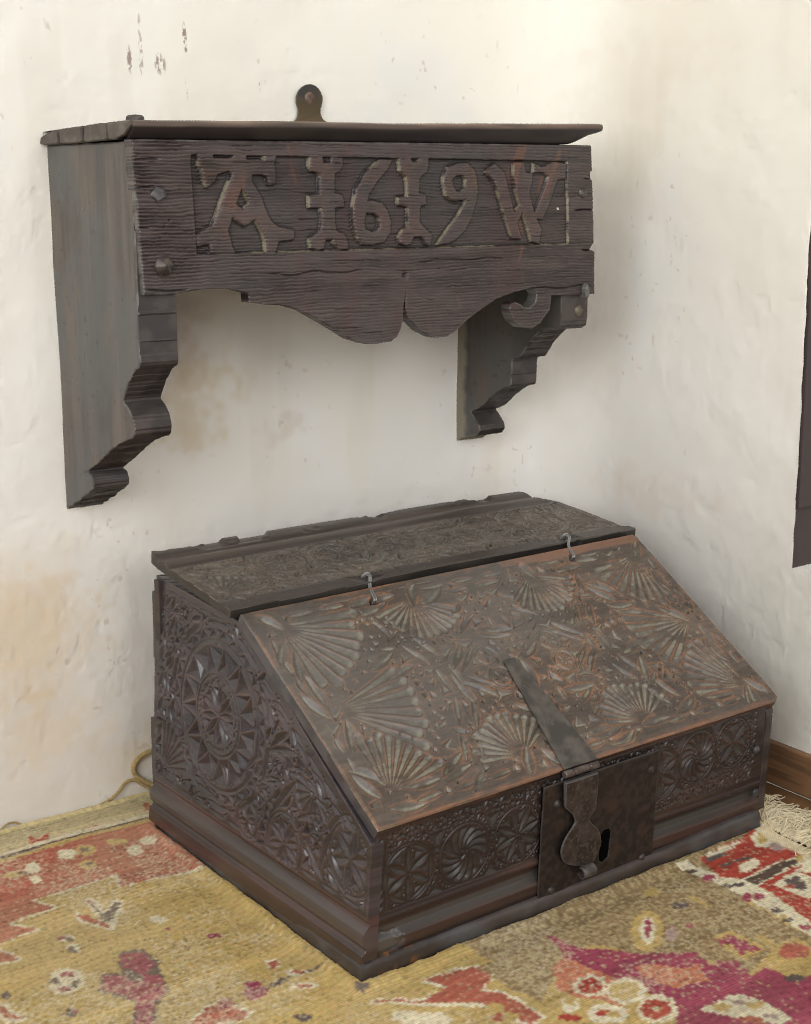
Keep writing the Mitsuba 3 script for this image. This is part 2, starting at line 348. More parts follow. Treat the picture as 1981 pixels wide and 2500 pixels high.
def wall_bump(p, n, uv):
    a = p.x - p.y; z = p.z
    brush = pf(a * 120 + 6 * pn(a * 6, z * 6), z * 42, 2.0, 4) * .0008
    pit = ps(.72, .86, pn(a * 70, z * 70, 5)) * ps(.5, .7, pn(a * 9, z * 9, 2)) * .0007
    return brush + pn(a * 420, z * 420, 3.0) * .0003 + pf(a * 21, z * 21, 4.0, 4) * .0032 - pit
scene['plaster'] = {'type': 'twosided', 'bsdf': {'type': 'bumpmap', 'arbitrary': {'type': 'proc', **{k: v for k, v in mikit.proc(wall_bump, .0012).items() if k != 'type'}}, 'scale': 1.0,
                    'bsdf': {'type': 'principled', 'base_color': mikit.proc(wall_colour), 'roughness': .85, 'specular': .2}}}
def wall_mesh():
    R = .135
    path = [(x, 0, 0, -1) for x in np.arange(-2.6, XC - R, .011)]
    path += [(XC - R + R * math.sin(t), -R + R * math.cos(t), -math.sin(t), -math.cos(t)) for t in np.linspace(0, np.pi / 2, 19)]
    ys = list(np.arange(-R - .011, YJ, -.011)) + [YJ]
    path += [(XC, y, -1, 0) for y in ys]; cut = len(path) - 1
    path += [(XC, y, -1, 0) for y in np.arange(YJ - .02, -2.4, -.02)]
    zs = np.concatenate([[-.02], np.linspace(0, SILL, 30), np.arange(SILL + .011, 2.6, .011)])
    P = np.array(path); h, w = len(zs), len(P)
    V = np.stack([np.tile(P[:, 0], (h, 1)), np.tile(P[:, 1], (h, 1)), np.tile(zs[:, None], (1, w))], -1)
    d = (FB(V, 4.0, 3, 3) - .5) * .008 + (FB(V, 17.0, 2, 9) - .5) * .0016
    d[:, cut] *= .3
    # the plaster edge at the recess is rounded and a little uneven
    V[..., :2] += P[None, :, 2:] * d[..., None]
    up = zs > SILL + .001
    V[up, cut, 1] += (FB(np.stack([zs[up] * 60, zs[up], zs[up]], 1), 1.0, 3, 5) - .5) * .006
    I = np.arange(h * w).reshape(h, w); q = np.ones((h - 1, w - 1), bool); q[30:, cut:] = False
    a, b, c, e = I[:-1, :-1][q], I[:-1, 1:][q], I[1:, 1:][q], I[1:, :-1][q]
    F = np.vstack([np.stack([a, b, c], 1), np.stack([a, c, e], 1)])
    V = V.reshape(-1, 3)
    # sill of the recess
    k = len(V); ys = np.arange(YJ, -2.4, -.05); xs = np.linspace(XC, XC + .32, 8)
    SX, SY = np.meshgrid(xs, ys); sz = SILL + (FB(np.stack([SX, SY, SX * 0], -1), 14., 2, 4) - .5) * .006 - .004 * (SX - XC) / .3
    J = np.arange(SX.size).reshape(SX.shape) + k
    a, b, c, e = J[:-1, :-1].ravel(), J[1:, :-1].ravel(), J[1:, 1:].ravel(), J[:-1, 1:].ravel()
    F = np.vstack([F, np.stack([a, b, c], 1), np.stack([a, c, e], 1)]); V = np.vstack([V, np.stack([SX, SY, sz], -1).reshape(-1, 3)])
    return trimesh.Trimesh(V, F, process=False)
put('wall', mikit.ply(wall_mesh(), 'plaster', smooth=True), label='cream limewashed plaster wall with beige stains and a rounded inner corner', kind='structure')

def dark_plank(base, worn, gr=(6, 60, 60), amt=.5):
    def f(p, n, uv):
        g = pf(p.x * gr[0], p.y * gr[1], p.z * gr[2], 3); b = pf(p.x * 9, p.y * 9, p.z * 9 + 4, 3)
        return pm(base, worn, ps(.45, .75, g * .5 + b * .5) * amt)
    return f
scene['floor_wood'] = prin(mikit.proc(dark_plank((.085, .045, .02), (.20, .105, .045), (60, 5, 60), .8)), .45, specular=.4)
def skirt_colour(p, n, uv):
    b = pf(p.y * 30, p.z * 45, 2.0, 4); g = pf(p.y * 12, p.z * 160, 7.0, 3)
    c = pm((.205, .105, .052), (.13, .070, .038), ps(.4, .7, g))
    return pm(c, (.38, .175, .07), ps(.55, .72, b) * .5)
scene['skirting_paint'] = prin(mikit.proc(skirt_colour), .42, specular=.45)
put('floor', mikit.ply((A((-2.6, -3.5, -.010), (XC, -3.5, -.010), (XC, .0, -.010), (-2.6, .0, -.010)), np.array([[0, 1, 2, 3]])), 'floor_wood'), label='brown boarded floor under the rug', kind='structure')
fl = thing('floorboard', 'brown floorboard strip bare beside the rug fringe', 'floorboard')
put('board', mikit.ply(box((.36, -2.4, -.0099), (XC - .0125, -.002, -.004), .001), 'floor_wood', smooth=30), fl)
sk = thing('skirting_board', 'low brown painted skirting board along foot of right wall', 'skirting')
put('board', mikit.ply(box((XC - .011, -2.4, -.004), (XC + .002, -.03, .058), .003), 'skirting_paint', smooth=30), sk)
def jamb_colour(p, n, uv):
    g = pf(p.x * 60, p.z * 5, 2.0, 3)
    return pm((.050, .034, .033), (.085, .062, .058), ps(.4, .7, g))
scene['jamb_wood'] = prin(mikit.proc(jamb_colour), .5)
jb = thing('window_jamb', 'dark brown wooden jamb lining the recess at right edge', 'jamb')
put('upper_board', mikit.ply(box((XC + .002, YJ - .004, .402), (XC + .33, YJ + .02, 2.5), .002), 'jamb_wood', smooth=30), jb)
put('lower_board', mikit.ply(box((XC + .002, YJ + .008, SILL - .01), (XC + .33, YJ + .02, .402), .001), 'jamb_wood', smooth=30), jb, 'darker recessed lower board of the jamb')

# ---------------------------------------------------------------- the rug
RUG = [
    ('brown', [(-.13,-.71),(0,-.665),(.16,-.655),(.25,-.625),(.335,-.60),(.335,-.45),(-.2,-.45),(-.16,-.62)]),
    ('red', [(-0.569,-0.097),(-0.515,-0.092),(-0.38,-0.088),(-0.302,-0.092),(-0.232,-0.103),(-0.314,-0.261),(-0.375,-0.244),(-0.42,-0.242),(-0.409,-0.205),(-0.42,-0.211),(-0.522,-0.211),(-0.503,-0.245),(-0.562,-0.247),(-0.541,-0.282),(-0.585,-0.284),(-0.629,-0.275)]),
    ('red', [(-0.617,-0.238),(-0.591,-0.299),(-0.58,-0.328),(-0.601,-0.327),(-0.643,-0.316)]),
    ('worn', [(-0.372,-0.137),(-0.325,-0.141),(-0.314,-0.223),(-0.313,-0.294),(-0.339,-0.301),(-0.387,-0.275),(-0.384,-0.232),(-0.38,-0.179)]),
    ('ivory', [(-0.477,-0.137),(-0.484,-0.145),(-0.492,-0.144),(-0.497,-0.135),(-0.496,-0.123),(-0.489,-0.114),(-0.481,-0.115),(-0.476,-0.124)]),
    ('ivory', [(-0.427,-0.128),(-0.435,-0.136),(-0.444,-0.135),(-0.449,-0.125),(-0.448,-0.113),(-0.441,-0.104),(-0.431,-0.105),(-0.426,-0.115)]),
    ('ivory', [(-0.489,-0.169),(-0.494,-0.175),(-0.5,-0.174),(-0.504,-0.167),(-0.504,-0.158),(-0.499,-0.152),(-0.492,-0.153),(-0.488,-0.16)]),
    ('ivory', [(-0.353,-0.166),(-0.36,-0.173),(-0.367,-0.172),(-0.372,-0.164),(-0.37,-0.153),(-0.363,-0.146),(-0.355,-0.146),(-0.351,-0.155)]),
    ('ivory', [(-0.326,-0.153),(-0.333,-0.158),(-0.342,-0.156),(-0.347,-0.148),(-0.346,-0.138),(-0.34,-0.132),(-0.331,-0.134),(-0.325,-0.143)]),
    ('gold', [(-0.404,-0.133),(-0.412,-0.141),(-0.422,-0.139),(-0.428,-0.129),(-0.427,-0.116),(-0.419,-0.108),(-0.409,-0.11),(-0.403,-0.12)]),
    ('gold', [(-0.417,-0.171),(-0.424,-0.179),(-0.433,-0.178),(-0.438,-0.169),(-0.437,-0.157),(-0.429,-0.149),(-0.421,-0.15),(-0.416,-0.159)]),
    ('gold', [(-0.502,-0.139),(-0.508,-0.143),(-0.515,-0.141),(-0.521,-0.133),(-0.522,-0.125),(-0.516,-0.12),(-0.509,-0.123),(-0.503,-0.13)]),
    ('gold', [(-0.36,-0.136),(-0.367,-0.139),(-0.377,-0.136),(-0.385,-0.126),(-0.386,-0.117),(-0.379,-0.113),(-0.368,-0.117),(-0.361,-0.126)]),
    ('dark', [(-0.41,-0.126),(-0.413,-0.129),(-0.417,-0.128),(-0.42,-0.124),(-0.42,-0.119),(-0.416,-0.116),(-0.412,-0.117),(-0.409,-0.121)]),
    ('dark', [(-0.423,-0.165),(-0.425,-0.168),(-0.428,-0.168),(-0.429,-0.165),(-0.428,-0.161),(-0.426,-0.158),(-0.423,-0.157),(-0.422,-0.16)]),
    ('dark', [(-0.492,-0.144),(-0.496,-0.145),(-0.502,-0.142),(-0.507,-0.136),(-0.509,-0.132),(-0.505,-0.131),(-0.499,-0.134),(-0.494,-0.14)]),
    ('dred', [(-0.458,-0.038),(-0.449,-0.058),(-0.433,-0.046),(-0.441,-0.068),(-0.465,-0.07)]),
    ('dred', [(-0.381,-0.061),(-0.367,-0.056),(-0.372,-0.065),(-0.382,-0.068)]),
    ('dred', [(-0.287,-0.031),(-0.28,-0.046),(-0.289,-0.061),(-0.298,-0.054)]),
    ('ivory', [(-0.47,-0.238),(-0.458,-0.251),(-0.458,-0.286),(-0.439,-0.265),(-0.431,-0.277),(-0.445,-0.301),(-0.468,-0.332),(-0.474,-0.331),(-0.494,-0.297),(-0.495,-0.272),(-0.488,-0.271),(-0.475,-0.303)]),
    ('dark', [(-0.466,-0.258),(-0.464,-0.294),(-0.441,-0.274),(-0.437,-0.281),(-0.469,-0.319),(-0.472,-0.305)]),
    ('dred', [(-0.49,-0.278),(-0.481,-0.286),(-0.47,-0.322),(-0.473,-0.326),(-0.49,-0.292)]),
    ('crim', [(-0.469,-0.245),(-0.463,-0.252),(-0.465,-0.265),(-0.469,-0.258)]),
    ('ivory', [(-0.514,-0.325),(-0.519,-0.329),(-0.525,-0.327),(-0.529,-0.321),(-0.529,-0.314),(-0.525,-0.31),(-0.519,-0.312),(-0.514,-0.318)]),
    ('ivory', [(-0.517,-0.35),(-0.522,-0.356),(-0.528,-0.356),(-0.532,-0.349),(-0.53,-0.34),(-0.525,-0.333),(-0.519,-0.333),(-0.515,-0.34)]),
    ('ivory', [(-0.541,-0.415),(-0.553,-0.429),(-0.567,-0.428),(-0.575,-0.413),(-0.572,-0.392),(-0.56,-0.377),(-0.546,-0.378),(-0.538,-0.393)]),
    ('dark', [(-0.514,-0.327),(-0.517,-0.329),(-0.521,-0.328),(-0.524,-0.324),(-0.524,-0.32),(-0.521,-0.318),(-0.517,-0.319),(-0.514,-0.323)]),
    ('dark', [(-0.523,-0.349),(-0.526,-0.353),(-0.53,-0.353),(-0.531,-0.349),(-0.53,-0.344),(-0.527,-0.339),(-0.524,-0.339),(-0.522,-0.343)]),
    ('dark', [(-0.559,-0.398),(-0.562,-0.401),(-0.566,-0.4),(-0.569,-0.395),(-0.569,-0.391),(-0.566,-0.388),(-0.562,-0.389),(-0.559,-0.393)]),
    ('dark', [(-0.544,-0.416),(-0.548,-0.421),(-0.552,-0.421),(-0.554,-0.416),(-0.552,-0.41),(-0.549,-0.405),(-0.545,-0.405),(-0.543,-0.409)]),
    ('dark', [(-0.57,-0.47),(-0.574,-0.477),(-0.58,-0.477),(-0.583,-0.471),(-0.581,-0.462),(-0.576,-0.455),(-0.571,-0.455),(-0.568,-0.461)]),
    ('dark', [(-0.616,-0.399),(-0.619,-0.404),(-0.624,-0.405),(-0.626,-0.4),(-0.625,-0.392),(-0.621,-0.387),(-0.617,-0.386),(-0.615,-0.391)]),
    ('crim', [(-0.522,-0.317),(-0.524,-0.319),(-0.527,-0.319),(-0.528,-0.316),(-0.528,-0.313),(-0.526,-0.311),(-0.524,-0.312),(-0.522,-0.314)]),
    ('crim', [(-0.543,-0.396),(-0.546,-0.399),(-0.551,-0.397),(-0.555,-0.392),(-0.555,-0.387),(-0.551,-0.385),(-0.546,-0.386),(-0.543,-0.391)]),
    ('crim', [(-0.557,-0.42),(-0.561,-0.422),(-0.566,-0.419),(-0.571,-0.414),(-0.572,-0.409),(-0.568,-0.408),(-0.563,-0.41),(-0.558,-0.415)]),
    ('crim', [(-0.57,-0.47),(-0.573,-0.473),(-0.576,-0.472),(-0.577,-0.469),(-0.577,-0.465),(-0.575,-0.462),(-0.571,-0.462),(-0.57,-0.466)]),
    ('worn', [(-0.447,-0.39),(-0.387,-0.399),(-0.394,-0.477),(-0.428,-0.555),(-0.487,-0.59),(-0.52,-0.566),(-0.496,-0.505),(-0.471,-0.483),(-0.463,-0.433)]),
    ('dark', [(-0.488,-0.385),(-0.472,-0.386),(-0.461,-0.398),(-0.461,-0.435),(-0.468,-0.448),(-0.472,-0.479),(-0.474,-0.491),(-0.499,-0.506),(-0.511,-0.529),(-0.531,-0.558),(-0.55,-0.544),(-0.516,-0.49),(-0.526,-0.472),(-0.538,-0.441),(-0.519,-0.415),(-0.504,-0.426)]),
    ('crim', [(-0.487,-0.39),(-0.475,-0.392),(-0.466,-0.402),(-0.465,-0.437),(-0.478,-0.44),(-0.483,-0.444),(-0.471,-0.459),(-0.476,-0.486),(-0.5,-0.502),(-0.513,-0.527),(-0.533,-0.556),(-0.546,-0.546),(-0.514,-0.492),(-0.522,-0.467),(-0.534,-0.441),(-0.519,-0.421),(-0.506,-0.43),(-0.498,-0.453),(-0.488,-0.454),(-0.491,-0.427),(-0.496,-0.416)]),
    ('ivory', [(-0.63,-0.406),(-0.624,-0.414),(-0.617,-0.457),(-0.638,-0.45),(-0.646,-0.411)]),
    ('red', [(-0.638,-0.407),(-0.629,-0.417),(-0.622,-0.451),(-0.635,-0.442)]),
    ('crim', [(-0.409,-0.528),(-0.393,-0.527),(-0.393,-0.552),(-0.404,-0.564),(-0.417,-0.559),(-0.418,-0.542)]),
    ('dark', [(-0.393,-0.544),(-0.357,-0.54),(-0.322,-0.545),(-0.324,-0.548),(-0.36,-0.545),(-0.393,-0.552)]),
    ('red', [(-0.489,-0.56),(-0.46,-0.543),(-0.445,-0.543),(-0.427,-0.576),(-0.444,-0.586),(-0.469,-0.574),(-0.495,-0.608),(-0.515,-0.594)]),
    ('crim', [(-0.446,-0.538),(-0.431,-0.54),(-0.436,-0.557),(-0.451,-0.554)]),
    ('worn', [(-0.317,-0.472),(-0.334,-0.479),(-0.358,-0.469),(-0.377,-0.447),(-0.378,-0.426),(-0.361,-0.419),(-0.336,-0.429),(-0.317,-0.451)]),
    ('worn', [(-0.347,-0.386),(-0.358,-0.392),(-0.374,-0.386),(-0.385,-0.372),(-0.385,-0.358),(-0.375,-0.352),(-0.359,-0.357),(-0.348,-0.372)]),
    ('ivory', [(-0.423,-0.33),(-0.406,-0.348),(-0.42,-0.358),(-0.427,-0.347)]),
    ('crim', [(-0.377,-0.425),(-0.381,-0.427),(-0.388,-0.424),(-0.392,-0.419),(-0.393,-0.413),(-0.388,-0.411),(-0.382,-0.414),(-0.378,-0.419)]),
    ('crim', [(-0.418,-0.375),(-0.42,-0.377),(-0.423,-0.376),(-0.425,-0.373),(-0.425,-0.37),(-0.423,-0.369),(-0.42,-0.37),(-0.418,-0.373)]),
    ('red', [(-0.356,-0.511),(-0.36,-0.516),(-0.364,-0.516),(-0.366,-0.512),(-0.364,-0.506),(-0.359,-0.501),(-0.355,-0.5),(-0.354,-0.505)]),
    ('red', [(-0.341,-0.544),(-0.344,-0.545),(-0.35,-0.542),(-0.355,-0.537),(-0.355,-0.533),(-0.352,-0.533),(-0.346,-0.536),(-0.342,-0.54)]),
    ('red', [(-0.346,-0.574),(-0.35,-0.574),(-0.358,-0.569),(-0.365,-0.563),(-0.367,-0.559),(-0.362,-0.559),(-0.355,-0.564),(-0.348,-0.57)]),
    ('dark', [(-0.38,-0.625),(-0.385,-0.628),(-0.393,-0.626),(-0.397,-0.62),(-0.397,-0.613),(-0.392,-0.61),(-0.384,-0.613),(-0.38,-0.619)]),
    ('dark', [(-0.304,-0.617),(-0.309,-0.62),(-0.315,-0.618),(-0.319,-0.612),(-0.318,-0.607),(-0.314,-0.604),(-0.308,-0.607),(-0.304,-0.612)]),
    ('ivory', [(-0.251,-0.631),(-0.201,-0.629),(-0.17,-0.643),(-0.174,-0.666),(-0.206,-0.689),(-0.19,-0.709),(-0.187,-0.768),(-0.215,-0.777),(-0.227,-0.715),(-0.252,-0.696),(-0.319,-0.639),(-0.314,-0.631),(-0.271,-0.662),(-0.237,-0.658)]),
    ('red', [(-0.245,-0.634),(-0.205,-0.633),(-0.175,-0.644),(-0.177,-0.664),(-0.21,-0.688),(-0.195,-0.71),(-0.191,-0.765),(-0.212,-0.772),(-0.223,-0.71),(-0.247,-0.69),(-0.313,-0.64),(-0.311,-0.636),(-0.272,-0.667),(-0.231,-0.656)]),
    ('worn', [(-0.264,-0.695),(-0.235,-0.72),(-0.215,-0.761),(-0.242,-0.794),(-0.311,-0.744)]),
    ('ivory', [(-0.306,-0.664),(-0.269,-0.696),(-0.267,-0.716),(-0.286,-0.725),(-0.32,-0.677)]),
    ('gold', [(-0.214,-0.732),(-0.222,-0.737),(-0.23,-0.736),(-0.234,-0.729),(-0.23,-0.72),(-0.222,-0.715),(-0.214,-0.716),(-0.21,-0.723)]),
    ('gold', [(-0.209,-0.751),(-0.215,-0.755),(-0.222,-0.753),(-0.225,-0.748),(-0.223,-0.741),(-0.217,-0.737),(-0.21,-0.739),(-0.207,-0.745)]),
    ('red', [(-0.197,-0.729),(-0.202,-0.731),(-0.207,-0.729),(-0.21,-0.725),(-0.208,-0.72),(-0.204,-0.718),(-0.199,-0.719),(-0.196,-0.724)]),
    ('red', [(-0.223,-0.744),(-0.228,-0.748),(-0.234,-0.746),(-0.236,-0.742),(-0.235,-0.736),(-0.23,-0.733),(-0.224,-0.734),(-0.222,-0.739)]),
    ('brown', [(-0.178,-0.641),(-0.07,-0.628),(0.039,-0.624),(0.195,-0.611),(0.185,-0.704),(0.088,-0.792),(0.014,-0.709),(-0.021,-0.688),(-0.072,-0.674),(-0.137,-0.715),(-0.174,-0.745),(-0.186,-0.704),(-0.176,-0.665)]),
    ('salmon', [(-0.116,-0.696),(-0.078,-0.684),(-0.079,-0.723),(-0.073,-0.77),(-0.101,-0.799),(-0.143,-0.768),(-0.139,-0.731)]),
    ('brown', [(-0.029,-0.617),(0.158,-0.61),(0.172,-0.679),(0.167,-0.819),(0.161,-0.862),(0.122,-0.894),(0.123,-0.811),(0.048,-0.833),(0.021,-0.79),(-0.008,-0.739),(-0.06,-0.677)]),
    ('crim', [(-0.072,-0.636),(-0.066,-0.684),(-0.013,-0.735),(0.032,-0.766),(0.024,-0.796),(0.056,-0.804),(0.046,-0.835),(0.073,-0.836),(0.074,-0.866),(0.129,-0.888),(-0.004,-0.995),(-0.129,-0.902),(-0.069,-0.835),(-0.071,-0.803),(-0.08,-0.746),(-0.094,-0.691)]),
    ('salmon', [(-0.045,-0.75),(0.018,-0.78),(0.008,-0.811),(-0.039,-0.805),(-0.051,-0.774)]),
    ('worn', [(-0.043,-0.766),(-0.015,-0.782),(-0.009,-0.806),(-0.044,-0.798)]),
    ('ivory', [(-0.094,-0.761),(-0.111,-0.771),(-0.127,-0.768),(-0.133,-0.754),(-0.126,-0.737),(-0.109,-0.727),(-0.092,-0.73),(-0.086,-0.744)]),
    ('ivory', [(-0.068,-0.794),(-0.086,-0.803),(-0.104,-0.799),(-0.112,-0.784),(-0.105,-0.767),(-0.087,-0.757),(-0.069,-0.761),(-0.061,-0.777)]),
    ('ivory', [(-0.067,-0.84),(-0.087,-0.85),(-0.105,-0.846),(-0.112,-0.831),(-0.103,-0.813),(-0.084,-0.802),(-0.065,-0.805),(-0.058,-0.821)]),
    ('ivory', [(-0.115,-0.815),(-0.13,-0.821),(-0.147,-0.816),(-0.155,-0.802),(-0.151,-0.788),(-0.136,-0.781),(-0.119,-0.786),(-0.11,-0.8)]),
    ('ivory', [(-0.146,-0.771),(-0.156,-0.779),(-0.164,-0.778),(-0.166,-0.771),(-0.161,-0.761),(-0.151,-0.753),(-0.142,-0.754),(-0.141,-0.761)]),
    ('dred', [(-0.098,-0.758),(-0.111,-0.765),(-0.122,-0.763),(-0.127,-0.753),(-0.122,-0.741),(-0.109,-0.733),(-0.097,-0.735),(-0.093,-0.745)]),
    ('dred', [(-0.073,-0.836),(-0.087,-0.843),(-0.101,-0.84),(-0.106,-0.829),(-0.1,-0.815),(-0.086,-0.808),(-0.072,-0.811),(-0.066,-0.822)]),
    ('dred', [(-0.13,-0.802),(-0.135,-0.804),(-0.14,-0.803),(-0.143,-0.798),(-0.142,-0.793),(-0.137,-0.791),(-0.131,-0.793),(-0.128,-0.797)]),
    ('dred', [(-0.158,-0.789),(-0.165,-0.791),(-0.174,-0.788),(-0.18,-0.78),(-0.18,-0.774),(-0.173,-0.772),(-0.164,-0.775),(-0.158,-0.783)]),
    ('gold', [(-0.072,-0.789),(-0.085,-0.795),(-0.099,-0.791),(-0.106,-0.78),(-0.102,-0.768),(-0.089,-0.762),(-0.075,-0.766),(-0.068,-0.777)]),
    ('gold', [(-0.123,-0.812),(-0.128,-0.814),(-0.134,-0.813),(-0.136,-0.808),(-0.135,-0.803),(-0.13,-0.801),(-0.124,-0.803),(-0.121,-0.807)]),
    ('gold', [(-0.143,-0.764),(-0.149,-0.768),(-0.154,-0.767),(-0.156,-0.762),(-0.153,-0.756),(-0.147,-0.752),(-0.142,-0.753),(-0.14,-0.758)]),
    ('ivory', [(-0.106,-0.752),(-0.109,-0.754),(-0.112,-0.754),(-0.113,-0.751),(-0.112,-0.748),(-0.109,-0.746),(-0.106,-0.747),(-0.104,-0.749)]),
    ('ivory', [(-0.084,-0.827),(-0.086,-0.828),(-0.089,-0.828),(-0.09,-0.826),(-0.089,-0.824),(-0.087,-0.823),(-0.084,-0.823),(-0.083,-0.825)]),
    ('ivory', [(-0.05,-0.852),(-0.007,-0.848),(0.009,-0.851),(0.019,-0.879),(0.017,-0.915),(-0,-0.919),(-0.028,-0.882)]),
    ('gold', [(-0.018,-0.866),(-0.024,-0.868),(-0.032,-0.865),(-0.036,-0.859),(-0.035,-0.853),(-0.028,-0.851),(-0.02,-0.854),(-0.016,-0.86)]),
    ('gold', [(0.014,-0.883),(0.008,-0.885),(0.001,-0.883),(-0.002,-0.877),(-0,-0.872),(0.006,-0.869),(0.014,-0.872),(0.017,-0.877)]),
    ('mauve', [(0.003,-0.867),(-0.003,-0.869),(-0.008,-0.867),(-0.011,-0.863),(-0.009,-0.858),(-0.004,-0.856),(0.002,-0.858),(0.005,-0.863)]),
    ('mauve', [(0.011,-0.907),(0.006,-0.908),(-0,-0.905),(-0.004,-0.901),(-0.003,-0.897),(0.002,-0.895),(0.008,-0.898),(0.012,-0.903)]),
    ('red', [(-0.008,-0.903),(-0.015,-0.904),(-0.024,-0.899),(-0.03,-0.893),(-0.03,-0.887),(-0.023,-0.886),(-0.014,-0.89),(-0.008,-0.897)]),
    ('gold', [(0.039,-0.712),(0.009,-0.734),(-0.011,-0.736),(-0.013,-0.718),(0.007,-0.689),(0.036,-0.666),(0.059,-0.664),(0.06,-0.683)]),
    ('ivory', [(0.032,-0.706),(0.013,-0.722),(0,-0.725),(0.002,-0.713),(0.016,-0.694),(0.036,-0.678),(0.05,-0.674),(0.048,-0.686)]),
    ('crim', [(0.031,-0.699),(0.019,-0.71),(0.012,-0.713),(0.014,-0.707),(0.025,-0.694),(0.037,-0.683),(0.045,-0.679),(0.042,-0.686)]),
    ('gold', [(0.103,-0.643),(0.095,-0.646),(0.086,-0.643),(0.081,-0.636),(0.084,-0.628),(0.092,-0.625),(0.101,-0.627),(0.106,-0.635)]),
    ('gold', [(0.121,-0.669),(0.128,-0.679),(0.123,-0.707),(0.116,-0.706)]),
    ('dark', [(0.108,-0.686),(0.1,-0.689),(0.092,-0.686),(0.087,-0.679),(0.088,-0.672),(0.096,-0.67),(0.104,-0.673),(0.109,-0.68)]),
    ('crim', [(0.077,-0.724),(0.072,-0.726),(0.068,-0.725),(0.066,-0.722),(0.068,-0.717),(0.073,-0.715),(0.077,-0.716),(0.079,-0.72)]),
    ('mauve', [(0.046,-0.726),(0.034,-0.735),(0.027,-0.736),(0.027,-0.729),(0.035,-0.718),(0.047,-0.709),(0.055,-0.708),(0.054,-0.715)]),
    ('gold', [(0.078,-0.754),(0.104,-0.756),(0.105,-0.809),(0.086,-0.811),(0.061,-0.812),(0.062,-0.782)]),
    ('crim', [(0.07,-0.764),(0.094,-0.763),(0.098,-0.804),(0.085,-0.806),(0.08,-0.797),(0.068,-0.806),(0.078,-0.778),(0.065,-0.776)]),
    ('gold', [(0.133,-0.853),(0.105,-0.868),(0.084,-0.866),(0.08,-0.849),(0.097,-0.827),(0.125,-0.811),(0.147,-0.813),(0.151,-0.83)]),
    ('red', [(0.137,-0.845),(0.121,-0.852),(0.105,-0.848),(0.1,-0.836),(0.107,-0.823),(0.124,-0.816),(0.14,-0.819),(0.145,-0.831)]),
    ('gold', [(0.117,-0.861),(0.107,-0.864),(0.098,-0.862),(0.095,-0.855),(0.099,-0.847),(0.108,-0.844),(0.118,-0.846),(0.121,-0.853)]),
    ('dark', [(0.088,-0.877),(0.081,-0.878),(0.072,-0.874),(0.067,-0.867),(0.068,-0.862),(0.075,-0.86),(0.084,-0.864),(0.089,-0.871)]),
    ('gold', [(0.122,-0.777),(0.121,-0.81),(0.106,-0.814),(0.113,-0.787)]),
    ('ivory', [(0.164,-0.604),(0.185,-0.602),(0.195,-0.658),(0.206,-0.681),(0.209,-0.738),(0.203,-0.829),(0.171,-0.854),(0.167,-0.819),(0.173,-0.747),(0.174,-0.69),(0.175,-0.653)]),
    ('crim', [(0.185,-0.656),(0.178,-0.659),(0.171,-0.657),(0.167,-0.651),(0.17,-0.645),(0.177,-0.642),(0.185,-0.644),(0.188,-0.649)]),
    ('crim', [(0.185,-0.721),(0.178,-0.724),(0.171,-0.722),(0.168,-0.716),(0.171,-0.711),(0.178,-0.708),(0.185,-0.709),(0.188,-0.715)]),
    ('crim', [(0.193,-0.727),(0.186,-0.73),(0.18,-0.728),(0.177,-0.723),(0.179,-0.717),(0.186,-0.714),(0.193,-0.716),(0.196,-0.721)]),
    ('crim', [(0.185,-0.808),(0.179,-0.81),(0.172,-0.808),(0.169,-0.803),(0.172,-0.798),(0.179,-0.795),(0.185,-0.797),(0.188,-0.802)]),
    ('dark', [(0.186,-0.685),(0.181,-0.686),(0.175,-0.684),(0.172,-0.679),(0.173,-0.675),(0.177,-0.674),(0.183,-0.676),(0.187,-0.681)]),
    ('dark', [(0.197,-0.693),(0.192,-0.694),(0.187,-0.692),(0.183,-0.687),(0.184,-0.684),(0.189,-0.682),(0.195,-0.685),(0.198,-0.689)]),
    ('dark', [(0.181,-0.629),(0.176,-0.63),(0.17,-0.628),(0.167,-0.623),(0.168,-0.619),(0.173,-0.618),(0.178,-0.62),(0.182,-0.625)]),
    ('dark', [(0.187,-0.762),(0.183,-0.763),(0.177,-0.761),(0.174,-0.757),(0.175,-0.753),(0.179,-0.752),(0.185,-0.754),(0.188,-0.759)]),
    ('dark', [(0.182,-0.784),(0.177,-0.785),(0.172,-0.783),(0.169,-0.779),(0.17,-0.775),(0.174,-0.774),(0.18,-0.776),(0.183,-0.781)]),
    ('gold', [(0.181,-0.773),(0.177,-0.774),(0.173,-0.773),(0.171,-0.77),(0.173,-0.767),(0.177,-0.765),(0.181,-0.766),(0.183,-0.77)]),
    ('dred', [(0.207,-0.606),(0.286,-0.599),(0.337,-0.588),(0.345,-0.615),(0.331,-0.648),(0.385,-0.682),(0.19,-0.86),(0.193,-0.797),(0.209,-0.716),(0.206,-0.681),(0.19,-0.658)]),
    ('ivory', [(0.216,-0.605),(0.283,-0.602),(0.279,-0.609),(0.214,-0.613)]),
    ('dark', [(0.213,-0.61),(0.256,-0.614),(0.254,-0.618),(0.208,-0.617)]),
    ('dark', [(0.215,-0.634),(0.266,-0.636),(0.263,-0.642),(0.212,-0.64)]),
    ('ivory', [(0.331,-0.624),(0.314,-0.632),(0.299,-0.63),(0.295,-0.618),(0.304,-0.604),(0.321,-0.595),(0.336,-0.598),(0.34,-0.61)]),
    ('gold', [(0.323,-0.618),(0.315,-0.622),(0.308,-0.621),(0.307,-0.615),(0.311,-0.609),(0.318,-0.605),(0.325,-0.606),(0.327,-0.611)]),
    ('mauve', [(0.329,-0.646),(0.318,-0.651),(0.307,-0.649),(0.303,-0.64),(0.308,-0.631),(0.319,-0.626),(0.33,-0.629),(0.334,-0.637)]),
